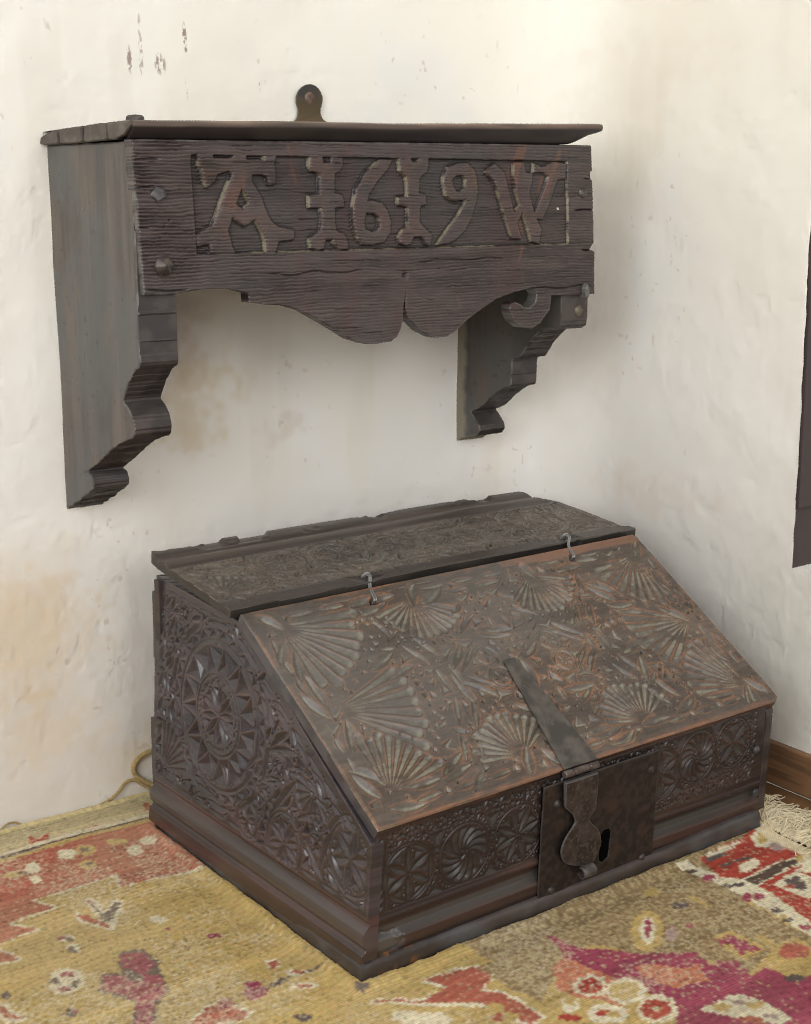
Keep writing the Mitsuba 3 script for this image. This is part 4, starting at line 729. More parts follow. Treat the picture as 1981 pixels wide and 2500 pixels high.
def slab():
    dz = lambda x: .0115 * (x + .3685) / .698
    prof = [(.002, .8870), (.002, .9015), (-.06, .9040), (-.14, .9062), (-.21, .9080), (-.2560, .9085), (-.2595, .9068), (-.2600, .9030), (-.2585, .9005), (-.2555, .8975), (-.2500, .8935), (-.2455, .8905), (-.2440, .8885), (-.12, .8875)]
    prof = densify(prof, .008); m = len(prof)
    xs = np.concatenate([[-.3700, -.3690, -.3660], np.arange(-.362, .320, .006), [.3240, .3275, .3296]])
    V = []
    for i, x in enumerate(xs):
        p = prof.copy(); zc = .897; inset = {0: .0016, 1: .0006}.get(i, 0) + {len(xs) - 1: .0022, len(xs) - 2: .0008}.get(i, 0)
        k = sst(.272, .3296, x); low = p[:, 1] < .9035; lowz = p[:, 1] < .897
        p[:, 1] = np.where(low, p[:, 1] + k * (.9000 - p[:, 1]) * .85 * (p[:, 1] < .9), p[:, 1])
        c = p.mean(0); p = p + (c - p) / np.maximum(np.linalg.norm(c - p, axis=1, keepdims=True), .004) * inset
        sag = -.0012 * math.exp(-((x + .02) / .16) ** 2)
        V.append(np.column_stack([np.full(m, x), p[:, 0], p[:, 1] + dz(x) * np.clip(.36 + .64 * (p[:, 1] - .8885) / .013, .36, 1) + sag]))
    V = np.vstack(V); F = []
    for i in range(len(xs) - 1):
        a = np.arange(m) + i * m; b = (np.arange(m) + 1) % m + i * m; F += [np.stack([a, b, b + m], 1), np.stack([a, b + m, a + m], 1)]
    e = (len(xs) - 1) * m
    tv, tf = trimesh.creation.triangulate_polygon(Polygon(V[e:, 1:]).buffer(0), engine='earcut')
    mesh = trimesh.Trimesh(V, np.vstack(F), process=False)
    cap = trimesh.Trimesh(np.column_stack([np.full(len(tv), V[e, 0]), tv]), tf, process=False)
    w = mesh.vertices; w[:, 1] += (FB(w * A(14, 1, 40), 1., 3, 5) - .5) * .0035 * (w[:, 1] < -.235); w[:, 2] += (FB(w * A(12, 30, 1), 1., 3, 8) - .5) * .0026 * (w[:, 1] < -.2) ; mesh.vertices = w
    mesh.fix_normals()
    def col(p, n):
        g = FB(p * A(7, 60, 110), 1., 4, 3); b = FB(p, 11., 3, 6)
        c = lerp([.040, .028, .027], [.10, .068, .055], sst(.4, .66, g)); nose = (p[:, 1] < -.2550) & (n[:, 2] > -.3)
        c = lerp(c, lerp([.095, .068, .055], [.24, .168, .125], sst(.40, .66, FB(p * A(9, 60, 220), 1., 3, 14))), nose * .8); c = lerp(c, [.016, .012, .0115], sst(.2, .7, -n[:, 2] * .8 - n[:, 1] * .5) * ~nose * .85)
        return lerp(c, [.05, .042, .033], sst(.5, .7, b) * .4)
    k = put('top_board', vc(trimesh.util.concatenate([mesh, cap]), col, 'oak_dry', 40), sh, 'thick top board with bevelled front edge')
    # end grain, split into blocks by drying cracks
    zt = [(-.2585, .9035), (-.2545, .9085), (-.21, .9080), (-.14, .9062), (-.06, .9040), (-.030, .9010), (-.004, .8960), (.002, .890), (.002, .8855), (-.12, .8865), (-.215, .8885), (-.236, .8925)]
    gaps = [(-.0585, .0026), (-.1290, .0034), (-.1970, .0014)]
    outl = Polygon(zt); pieces = outl
    for gy, gw in gaps: pieces = pieces.difference(LineString([(gy - .001, .93), (gy + .002, .90), (gy, .87)]).buffer(gw))
    for i, g in enumerate(sorted(pieces.geoms, key=lambda g: g.centroid.x)):
        r = .0025 if i else .0012
        P = np.array(g.buffer(-r).buffer(r).exterior.coords)[:-1]
        mm = prism(P, fr((-.3665, 0, 0), (0, 1, 0), (0, 0, 1)), [(-.006 - .0006 * i, .0012), (-.0055, .0005), (-.0035, 0), (.002, 0)], .004)
        put('end_block', vc(rough(dense(mm, .005), .0009, 70., 3 + i), lambda p, n: lerp([.056, .045, .036], [.098, .080, .063], sst(.35, .7, FB(p, 60., 3, 4))) * (.8 + .4 * N(p, 300., 3))[:, None], 'oak_dry', 40), k)
slab()

def metal(c0, c1, seed, s=60.):
    return lambda p, n: lerp(c0, c1, sst(.38, .68, FB(p, s, 4, seed)))
IRON = metal((.030, .027, .026), (.085, .072, .064), 3, 120.)
def nail(parent, o, nrm, r, h, name='nail', kind='dome', seed=0, cf=None, label=None):
    n = A(*nrm); n /= np.linalg.norm(n); a = np.cross(n, A(.3, .2, 1)); a /= np.linalg.norm(a); b = np.cross(n, a)
    ro = np.random.default_rng(seed); m = {'dome': 10, 'pyramid': 6, 'square': 5}[kind]
    lv = {'dome': [(0, 1), (.35, .98), (.7, .75), (.95, .4), (1, .05)], 'pyramid': [(0, 1), (.25, 1.0), (.55, .82), (1, .10)], 'square': [(0, 1), (.7, 1.), (.95, .8), (1, .05)]}[kind]
    V, F = [], []
    for z, q in lv:
        th = np.linspace(0, 2 * np.pi, m, endpoint=False) + .4
        rr = r * q * (1 + ro.normal(0, .05, m)); V.append(A(*o) - n * .001 + n * z * h + rr[:, None] * (np.cos(th)[:, None] * a + np.sin(th)[:, None] * b))
    for i in range(len(lv) - 1):
        for j in range(m):
            p, q = i * m + j, i * m + (j + 1) % m; F += [[p, q, q + m], [p, q + m, p + m]]
    V.append((A(*o) + n * h)[None]); t = (len(lv) - 1) * m; F += [[t + j, t + (j + 1) % m, len(lv) * m] for j in range(m)]
    mm = trimesh.Trimesh(np.vstack(V), F, process=False)
    if kind != 'dome': mm = rough(mm.subdivide().subdivide(), r * .05, 1.6 / r, seed)
    return put(name, vc(mm, cf or IRON, 'iron', 30), parent, label)
nail(sh, (-.3341, YF - .0002, .7477), (0, -1, 0), .0125, .0085, 'bolt', 'pyramid', 1, metal((.034, .027, .024), (.095, .075, .064), 4, 150.), 'faceted iron bolt head low on left of front board')
nail(sh, (-.3373, YF - .0002, .8283), (-.2, -1, .2), .0095, .004, 'nail', 'square', 2, metal((.036, .032, .031), (.075, .068, .066), 5, 150.), 'flattened square nail head at upper left of front board')
nail(sh, (.3045, YF - .0002, .8271), (.1, -1, 0), .0075, .0045, 'nail', 'dome', 3)
nail(sh, (.3082, -.2405, .6640), (0, -1, 0), .0085, .004, 'nail', 'dome', 4, metal((.06, .05, .04), (.14, .12, .08), 5, 150.))
put('wedge', vc(rough(prism([(-.0035, -.009), (.0030, -.0085), (.0045, .004), (0, .0105), (-.004, .004)], fr((.3095, YF + .004, .6925), (1, 0, 0), (0, 0, 1)), rlayers(.013, .0025, 2), .003), .0006, 200.), lambda p, n: lerp([.07, .065, .06], [.14, .13, .12], sst(.4, .6, FB(p, 150., 3, 2))), 'oak_dry', 40), sh, 'small wooden wedge driven into the crack at right')
nail(sh, (-.3480, -.2200, .9082), (0, 0, 1), .0105, .0085, 'peg', 'square', 6, metal((.040, .033, .03), (.085, .07, .06), 6, 90.), 'square peg head on top board near left end')
PLATE = catmull([(-.030, .9180), (-.0130, .9228), (-.0075, .9290), (-.0058, .9386), (-.0085, .9470), (-.0080, .9560), (-.0030, .9650), (.0050, .9708), (.0138, .9729), (.0225, .9708), (.0300, .9645), (.0338, .9550), (.0325, .9470), (.0299, .9386), (.0312, .9310), (.0370, .9245), (.0520, .9195)], 6)
PLATE = np.vstack([PLATE, [(.052, .895), (-.030, .895)]])
hp = put('hanger_plate', vc(prism(PLATE, fr((0, -.0045, 0), (1, 0, 0), (0, 0, 1)), rlayers(.0030, .0006, 2), .003), lambda p, n: lerp(lerp([.085, .062, .032], [.15, .105, .055], sst(.38, .66, FB(p, 50., 3, 4))), [.045, .043, .042], sst(.955, .966, p[:, 2] + (p[:, 0] - .01) * -.35 + (FB(p, 60., 2, 3) - .5) * .006)), 'iron', 35), sh, 'round headed brass hanger plate rising above the top board')
nail(hp, (.0125, -.0072, .9543), (0, -1, 0), .0092, .0026, 'screw', 'dome', 9, metal((.10, .065, .05), (.21, .14, .10), 7, 160.))

# ---------------------------------------------------------------- the carved writing box
YAW = math.radians(1.6)
U, Vd, Zd = A(math.cos(YAW), math.sin(YAW), 0), A(-math.sin(YAW), math.cos(YAW), 0), A(0, 0, 1)
O = A(-.283, -.6045, 0)
L3 = lambda u, v, w: O + u * U + v * Vd + w * Zd
LID = fr(L3(0, 0, .174), U, .277 * Vd + .172 * Zd)
SIDE = fr(L3(-.006, 0, .170), Vd, Zd + .07 * U)
FRONT = fr(L3(-.006, .004, .167), U, Zd - .03 * Vd)
TOP = fr(L3(-.008, .285, .352), U, .2 * Vd + .02 * Zd)
wb = thing('writing_box', 'chip carved dark oak slope lidded box with iron hasp standing on rug', 'box')
def carved_col(base, light, ridgec, dust, seed, grain, ridge_amt=.8, dust_amt=.7, pale=None):
    def f(S, T, H, sd, ridge):
        P = np.stack([S, T, S * 0], -1); gr = FB(P * A(*grain, 1), 1., 4, seed); b = FB(P, 10., 4, seed + 2); e = FB(P, 140., 3, seed + 4)
        c = lerp(base, light, sst(.35, .68, gr)); c = lerp(c, np.array(base) * .8, sst(.5, .7, b) * .5)
        c = lerp(c, dust, sst(.0004, .0019, -H + (e - .5) * .0008) * (.35 + .65 * sst(.35, .6, b)) * dust_amt)
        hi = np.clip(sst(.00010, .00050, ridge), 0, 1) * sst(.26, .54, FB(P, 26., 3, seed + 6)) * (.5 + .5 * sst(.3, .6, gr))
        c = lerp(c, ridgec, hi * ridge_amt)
        if pale is not None:
            c = lerp(c, np.array(ridgec) * [.50, .62, .75], hi * sst(.40, .62, FB(P, 48., 3, seed + 8)) * .75)
            c = lerp(c, pale, sst(.00012, .0006, -ridge) * sst(.36, .58, FB(P, 60., 3, seed + 9)) * .75)
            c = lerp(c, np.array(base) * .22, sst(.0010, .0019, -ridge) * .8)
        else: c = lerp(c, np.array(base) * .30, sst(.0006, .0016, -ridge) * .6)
        po = FB(P * A(70, 420, 1), 1., 3, seed + 12); c = c * (1 + .55 * (po - .5) + .35 * (FB(P, 420., 2, seed + 13) - .5))[..., None]
        c = lerp(c, np.array(base) * .35, sst(.66, .80, FB(P * A(34, 330, 1), 1., 2, seed + 14)) * .22)
        return c
    return f
def speck_nicks(R, pts, z, d, seed):
    r = np.random.default_rng(seed)
    for p in pts: R.nick(A(*p) + r.normal(0, .0008, 2), z * r.uniform(.8, 1.25), d * r.uniform(.8, 1.2), r.uniform(0, 6.28))

# ---- base board
def base():
    P = [(-.3065, -.6030), (.3340, -.5925), (.3395, -.5890), (.3340, -.1080), (-.3125, -.1150)]
    P = densify(P, .006); P = P + (FB(np.column_stack([P, P[:, 0] * 0]), 30., 3, 4)[:, None] - .5) * .003
    m = prism(P, fr((0, 0, -.002), (1, 0, 0), (0, 1, 0)), [(0, .004), (.003, .0015), (.007, .0002), (.014, 0), (.019, .0006), (.0222, .0025), (.0242, .0060), (.0246, .016)], .004)
    v = m.vertices; lift = sst(.12, .33, v[:, 0]) * sst(-.45, -.58, v[:, 1]); v[:, 2] += lift * .004 * (v[:, 2] > .008); m.vertices = v
    m = rough(m, .0011, 60., 5)
    def col(p, n):
        c = lerp([.034, .026, .024], [.072, .056, .050], sst(.4, .66, FB(p * A(8, 8, 60), 1., 4, 3))); c = lerp(c, [.085, .088, .090], sst(.45, .7, FB(p, 18., 3, 6)) * .55)
        w = sst(.035, .0, np.abs(p[:, 0] + .255)) * (p[:, 1] < -.58) * sst(.50, .60, FB(p * A(1, 1, 2), 40., 3, 9)); return lerp(c, [.38, .16, .05], w * .85)
    return put('base_board', vc(m, col, 'oak_waxed', 40), wb, 'plain projecting base board with chipped front corner')
base()

# ---- left side panel
def moulding(t, K):
    x, y = zip(*K); return np.interp(t, x, y)
SK = [(-.170, .0042), (-.1395, .0042), (-.1375, .0005), (-.1340, -.0010), (-.1290, .0030), (-.1210, .0046), (-.1150, .0036), (-.1085, -.0024), (-.1040, -.0034), (-.1005, .0002), (-.0985, .0)]
def side_panel():
    o, es, et = SIDE; fr2 = (o, -es, et)          # the normal points left, out of the box; s runs from the back (-.495) to the front
    poly = [(-.006, -.158), (-.496, -.158), (-.5005, .174), (-.2935, .1625), (-.278, .154), (-.004, -.014)]
    R = Relief(fr2, poly, (.00095, .00095)); S, T = R.S, R.T
    X = lambda s, t: (-s, t)
    c = X(.3323, .0330)
    # the great roundel
    R.rosette(c, .040, 10, .0056, .0050, .2, True); R.star(c, .0405, .0480, 20, .0018, 0, False)
    for k in range(0):
        a = .2 + (k + .5) * np.pi / 4; q = A(*c) + .030 * A(math.cos(a), math.sin(a)); R.tri(q + .010 * A(math.cos(a), math.sin(a)), q + .008 * A(math.cos(a + 2.3), math.sin(a + 2.3)), q + .008 * A(math.cos(a - 2.3), math.sin(a - 2.3)), .0030)
    R.ring(c, .0505, .0024, .0016); R.star(c, .054, .0885, 14, .0066, .1); R.ring(c, .0935, .0038, .0022)
    for k in range(10):
        a0 = k * 36 + 6; R.ring(c, .1150, .0050, .0036, a0, a0 + 31)
    R.star(c, .0965, .1095, 26, .0036, .05)
    # rosettes towards the front and below
    for p, r, n in ((X(.1740, -.0740), .032, 8), (X(.0410, -.0440), .036, 6), (X(.2560, -.0740), .020, 6)):
        R.rosette(p, r, n, r * .17, .0034, .3); R.ring(p, r * 1.13, .0024, .0018)
    p = X(.0410, -.0440); R.ring(p, .0475, .0040, .0030, 20, 165)
    R.fan(X(.4700, -.0760), 5, 92, 8, .006, .066, .0034); R.fan(X(.1180, .0060), 150, 330, 9, .004, .038, .0032)
    R.star(X(.2380, -.0240), .010, .026, 8, .0034, .3); R.star(X(.4330, -.030), .008, .021, 8, .0030); R.star(X(.4400, .1030), .010, .026, 8, .0034, .2); R.star(X(.1000, -.0420), .008, .022, 8, .0034)
    # long curved leaves along the slope and the back
    sl = lambda f, off: X(.012 + f * .262 + off * .53, -.010 + f * .162 - off * .85)
    for k in range(7): R.leaf(sl(.06 + k * .128, .013), sl(.06 + k * .128 + .118, .013), .0048, .0034, .002)
    for k in range(5): R.leaf(sl(.10 + k * .15, .026), sl(.10 + k * .15 + .13, .024), .0044, .0032, -.003)
    for k in range(6): R.leaf(X(.486, -.04 + k * .034), X(.474, -.015 + k * .034), .0052, .0034, .001)
    for k in range(5): R.leaf(X(.462, .03 + k * .026), X(.448, .055 + k * .026), .0046, .0034, -.002)
    for k in range(6): R.leaf(X(.30 + k * .028, .152 + k * .0016), X(.327 + k * .028, .1535 + k * .0016), .0034, .0026, .0006)
    for k in range(11): R.leaf(X(.02 + k * .041, -.0915), X(.055 + k * .041, -.0905), .0030, .0024, .0005)
    for a, b in (((.30, -.052), (.226, .020)), ((.226, .020), (.150, .040)), ((.206, -.052), (.150, .010)), ((.150, -.036), (.098, -.016)), ((.40, -.07), (.30, -.084)), ((.42, -.020), (.36, -.074)), ((.24, .085), (.20, .050)), ((.21, .03), (.17, .06)), ((.10, -.08), (.075, -.02)), ((.09, -.088), (.13, -.05))):
        R.leaf(X(*a), X(*b), .0055, .0042, .004)
    inside = R.sd.copy(); r = np.random.default_rng(8)
    # triangular chips and nail-like nicks wherever plain wood is left
    R.pack(-.488, -.008, -.092, .158, ((.021, .0054, 900, 'star'), (.0155, .0050, 1600, 'star'), (.011, .0040, 1500, 'star'), (.017, .0058, 500, 'tri'), (.013, .0050, 1600, 'tri'), (.014, .0042, 1500, 'leaf'), (.009, .0042, 2500, 'tri'), (.0055, .0036, 4000, 'tri'), (.0034, .0030, 4000, 'tri')), 8, .009)
    R.H *= sst(.004, .011, R.sd) * sst(-.0985, -.0945, T)
    # dark little drilled eyes
    for _ in range(70):
        s0, t0 = r.uniform(-.48, -.01), r.uniform(-.09, .15); R.H -= 0
    P = np.stack([S, T, S * 0], -1)
    R.base = np.where(T < -.0985, moulding(T, SK), 0) + (FB(P * A(6, 60, 1), 1., 3, 3) - .5) * .0009 + (FB(P, 90., 2, 5) - .5) * .0004
    f = carved_col([.022, .0175, .0205], [.042, .032, .037], [.090, .055, .050], [.040, .036, .040], 21, (5, 60), .5, .5)
    def col(S, T, H, sd, ridge):
        c = f(S, T, H - R.base, sd, ridge); lo = sst(-.094, -.10, T)
        m = lerp([.030, .018, .018], [.058, .031, .029], sst(.4, .65, FB(P * A(5, 45, 1), 1., 4, 33))); m = lerp(m, [.058, .055, .054], sst(-.1045, -.116, T) * sst(-.1375, -.130, T) * .55)
        c = lerp(c, m, lo); return lerp(c, [.13, .035, .022], sst(.148, .160, T + S * -.0) * sst(-.50, -.30, S) * .0 + sst(.58, .7, FB(P * A(8, 26, 1), 1., 3, 37)) * .08)
    q = lambda p, rr: np.hypot(S - p[0], T - p[1]) < rr
    R.mark(('carved_roundel', 'great carved roundel with twelve pointed star'), q(c, .0885)); R.mark('carved_rosette', q(X(.1740, -.0740), .036)); R.mark('carved_rosette', q(X(.0410, -.0440), .041))
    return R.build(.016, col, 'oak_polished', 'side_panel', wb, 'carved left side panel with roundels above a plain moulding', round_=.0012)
side_panel()

# ---- front panel
FK = [(-.175, .0035), (-.1465, .0035), (-.1440, .0018), (-.1400, .0034), (-.1290, .0040), (-.1265, .0022), (-.1215, -.0042), (-.1150, -.0056), (-.1090, -.0030), (-.1055, .0012), (-.1020, .0018), (-.0985, .0004), (-.0960, 0)]
def front_panel():
    W1 = .636
    poly = [(.003, -.1450), (W1 - .002, -.1450), (W1, .001), (.006, .001)]
    R = Relief(FRONT, poly, (.00085, .00085)); S, T = R.S, R.T
    y = lambda s: -.0580 + .0235 * sst(.30, .56, s)
    cs = [(.0483, .033, 'hex'), (.1270, .034, 'whirl'), (.2060, .034, 'oct'), (.2850, .034, 'hex'), (.3640, .034, 'whirl'), (.4400, .032, 'hex'), (.5067, .032, 'whirl'), (.5742, .031, 'cross')]
    for i, (x, r, k) in enumerate(cs):
        c = (x, y(x))
        if k == 'hex': R.rosette(c, r, 6, r * .16, .0030, np.pi / 2, True); [R.leaf(A(*c) + r * A(math.cos(a), math.sin(a)), A(*c) + r * A(math.cos(a + np.pi / 3), math.sin(a + np.pi / 3)), r * .12, .0024, -r * .07) for a in np.arange(6) * np.pi / 3 + np.pi / 2]
        if k == 'whirl': R.swirl(c, 14, .003, r, .0030, .9 if i < 4 else -.9)
        if k == 'oct': R.rosette(c, r, 8, r * .15, .0030, .3); R.star(c, r * .30, r * .5, 8, .002, .7)
        if k == 'cross':
            for a in np.arange(4) * np.pi / 2 + np.pi / 4: R.leaf(c, A(*c) + r * 1.05 * A(math.cos(a), math.sin(a)), r * .20, .0034); R.tri(A(*c) + r * .35 * A(math.cos(a + .785), math.sin(a + .785)), A(*c) + r * .95 * A(math.cos(a + .35), math.sin(a + .35)), A(*c) + r * .95 * A(math.cos(a + 1.22), math.sin(a + 1.22)), .0028)
        R.ring(c, r * 1.07, .0013, .0013)
        if i + 1 < len(cs):
            m = (x + cs[i + 1][0]) / 2; ym = y(m)
            R.tri((m - .013, ym - .039), (m + .013, ym - .039), (m, ym - .017), .0036); R.tri((m - .013, ym + .038), (m + .013, ym + .038), (m, ym + .017), .0036); R.nick((m, ym), .003, .002, 1.5)
        R.leaf((x - .024, y(x) - .0415), (x + .004, y(x) - .041), .0022, .0022); R.nick((x + .010, y(x) - .0412), .0034, .0022, 1.); R.nick((x + .019, y(x) - .0412), .0034, .0022, 2.)
    for k in range(9): R.leaf((.0075, -.092 + k * .0098), (.0150, -.086 + k * .0098), .0024, .0024)
    for k in range(8): R.leaf((.612, -.075 + k * .0098), (.620, -.069 + k * .0098), .0024, .0022)
    R.groove([(.0185, -.0945), (.0185, -.014)], .0016, .0016); R.groove([(.0185, -.0945), (.23, -.0950)], .0016, .0014)
    R.pack(.020, .612, -.093, -.004, ((.0065, .0030, 2500, 'tri'), (.0045, .0026, 4000, 'tri'), (.0030, .0022, 5000, 'tri')), 6, .004)
    R.H *= .95 * sst(-.0965, -.0935, T)
    P = np.stack([S, T, S * 0], -1)
    K2 = moulding(T + .004 * sst(.33, .60, S), FK)
    R.base = np.where(T < -.094, K2, 0) + (FB(P * A(6, 70, 1), 1., 3, 3) - .5) * .0009
    brk = sst(.030, .016, np.hypot((S - .014) * .9, (T + .1355) * 1.6) + (FB(P, 120., 3, 7) - .5) * .012); R.base -= .0045 * brk
    f = carved_col([.020, .0135, .0125], [.037, .0235, .020], [.060, .032, .024], [.036, .033, .029], 51, (6, 70), .6, .8)
    def col(S, T, H, sd, ridge):
        c = f(S, T, H - R.base, sd, ridge); lo = sst(-.094, -.098, T)
        m = lerp([.024, .014, .0125], [.050, .027, .021], sst(.4, .65, FB(P * A(4, 60, 1), 1., 4, 53))); m = lerp(m, [.052, .052, .046], sst(-.109, -.118, T) * sst(-.130, -.122, T) * .7)
        return lerp(lerp(c, m, lo), [.10, .098, .09], brk * .5)
    for x, r, k in cs:
        if x < .24 or x > .43: R.mark('carved_roundel', np.hypot(S - x, T - y(x)) < r * 1.14)
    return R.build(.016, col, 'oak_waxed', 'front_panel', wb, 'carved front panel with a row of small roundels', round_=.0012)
front_panel()
# plain right end, back board and battens
def plank_col(seed, a=(.030, .022, .020), b=(.062, .045, .038), s=(40, 40, 5)):
    return lambda p, n: lerp(a, b, sst(.38, .66, FB(p * A(*s), 1., 4, seed)))
rp = prism([(.008, .021), (.494, .021), (.494, .345), (.290, .336), (.006, .160)], fr(L3(.628, 0, 0), Vd, Zd + .0 * U), rlayers(.014, .002, 2), .006)
v = rp.vertices; v[:] = v + ((v[:, 2] - .02) * .045)[:, None] * U; rp.vertices = v
put('side_panel', vc(dense(rp), plank_col(4, s=(5, 5, 50)), 'oak_waxed', 40), wb, 'right end panel of the box')
put('back_board', vc(dense(prism([(.0, .021), (.635, .021), (.635, .340), (.0, .340)], fr(L3(0, .496, 0), U, Zd), rlayers(.012, .001, 2), .01)), plank_col(5, s=(5, 5, 50)), 'oak_dry', 40), wb)
for i, (z0, z1, x0, w, dv) in enumerate(((.232, .322, .0008, .020, .507), (.165, .238, .0012, .016, .508), (.034, .150, -.0075, .024, .509))):
    m = prism([(x0, z0), (x0 + w, z0), (x0 + w, z1), (x0 + .001, z1)], fr(L3(0, dv, 0), U, Zd), rlayers(.009, .0015, 2), .005)
    put('batten', vc(rough(m, .0012, 45., 3 + i), plank_col(9 + i, (.030, .027, .024), (.060, .054, .046)), 'oak_dry', 40), wb)

# ---- top board
def top_board():
    poly = [(-.001, -.001), (.200, -.003), (.226, .001), (.530, .001), (.534, .004), (.562, .004), (.566, .0), (.672, -.001), (.675, .003), (.674, .014), (.664, .020), (.665, .060), (.6610, .150), (.6500, .172), (.6390, .178), (.6350, .205), (.6280, .211), (.014, .222), (.008, .216), (.004, .190)]
    R = Relief(TOP, poly, (.00105, .00095)); S, T = R.S, R.T; P = np.stack([S, T, S * 0], -1)
    cs = [(.062, .092, 'fan'), (.139, .112, 'r'), (.2248, .1055, 'S'), (.3160, .102, 'r'), (.4000, .101, 's2'), (.4700, .101, 'r'), (.5480, .100, 'S2'), (.615, .098, 'fan2')]
    for x, t, k in cs:
        c = (x, t)
        if k in ('r', 's2', 'S', 'S2'): R.rosette(c, .030, 10 if k != 'r' else 12, .0034, .0026, .2, True)
        if k == 'r': R.ring(c, .0345, .0026, .0022)
        if k in ('S', 'S2', 's2'):
            R.ring(c, .0400, .0052, .0030, 60, 250); R.ring((x + .012, t - .012), .0400, .0052, .0030, 230, 400)
            R.leaf((x - .042, t + .034), (x - .018, t + .044), .0050, .0034, .002); R.leaf((x + .020, t - .05), (x + .046, t - .034), .0050, .0034, -.002)
    R.fan((.020, .050), 5, 85, 7, .004, .062, .0034); R.fan((.655, .050), 95, 175, 7, .004, .058, .0030)
    for a, b in (((.085, .140), (.110, .070)), ((.255, .140), (.285, .075)), ((.345, .130), (.375, .068)), ((.355, .140), (.385, .085)), ((.500, .135), (.525, .070)), ((.58, .135), (.60, .075)), ((.17, .06), (.19, .045)), ((.43, .13), (.445, .07))):
        R.leaf(a, b, .0052, .0038, .003)
    for k in range(9): R.leaf((.045 + k * .066, .0320), (.082 + k * .066, .0320), .0032, .0030); R.nick((.092 + k * .066, .032), .0042, .003, 1.); R.nick((.102 + k * .066, .032), .0042, .003, 2.2)
    r = np.random.default_rng(3)
    R.pack(.012, .65, .026, .148, ((.014, .0042, 900, 'leaf'), (.011, .0040, 1200, 'tri'), (.008, .0036, 1800, 'tri'), (.0055, .0034, 2500, 'tri'), (.0034, .0030, 3500, 'tri')), 3, .009)
    R.H *= sst(.004, .010, R.sd) * 1.35; R.H *= 1 - .40 * sst(.45, .62, S)
    hole = lambda c, q: np.hypot(S - c[0], T - c[1]) < q
    t = T
    led = moulding(t, [(0, 0), (.151, 0), (.158, -.0030), (.164, -.0010), (.170, .0016), (.176, .0028), (.182, .0010), (.187, -.0014), (.193, .0022), (.200, .0046), (.208, .0052), (.23, .0040)]) * np.where(S < .640, 1, sst(.648, .638, S)) * .7
    brk = sst(.50, .60, FB(np.stack([S * 24, T * 30, S * 0], -1), 1., 3, 6)) * sst(.190, .204, T); led = led - .0050 * brk
    R.base = led + (FB(P * A(5, 50, 1), 1., 3, 3) - .5) * .0010 + (FB(P * A(3, 3, 1), 1., 2, 8) - .5) * .006
    for c in ((.2040, .0200), (.5470, .0200)): R.base -= .008 * sst(.0055, .003, np.hypot(S - c[0], T - c[1])) + .0025 * sst(.020, .006, np.hypot((S - c[0]) * .8, T - c[1] + .006) + (FB(P, 150., 2, 4) - .5) * .012)
    f = carved_col([.064, .051, .041], [.104, .084, .067], [.17, .120, .082], [.125, .119, .102], 61, (5, 60), .6, .55, [.185, .178, .145])
    def col(S, T, H, sd, ridge):
        c = f(S, T, H - R.base, sd, ridge); c = lerp(c, lerp([.056, .044, .038], [.092, .073, .060], sst(.4, .65, FB(P * A(5, 70, 1), 1., 4, 63))), sst(.148, .155, T))
        return lerp(c, [.030, .022, .021], sst(.0255, .021, T) * .75)
    for x, tt, k in cs:
        if k == 'r': R.mark('carved_rosette', hole((x, tt), .0365))
    def sc(p, n): return lerp([.016, .0135, .0115], [.036, .030, .025], sst(.4, .65, FB(p * A(8, 8, 60), 1., 3, 66)))
    return R.build(.0125, col, 'oak_waxed', 'top_board', wb, 'fixed top board with carved scrolls and raised back rail', sidecol=sc, round_=.0016)
top_board()
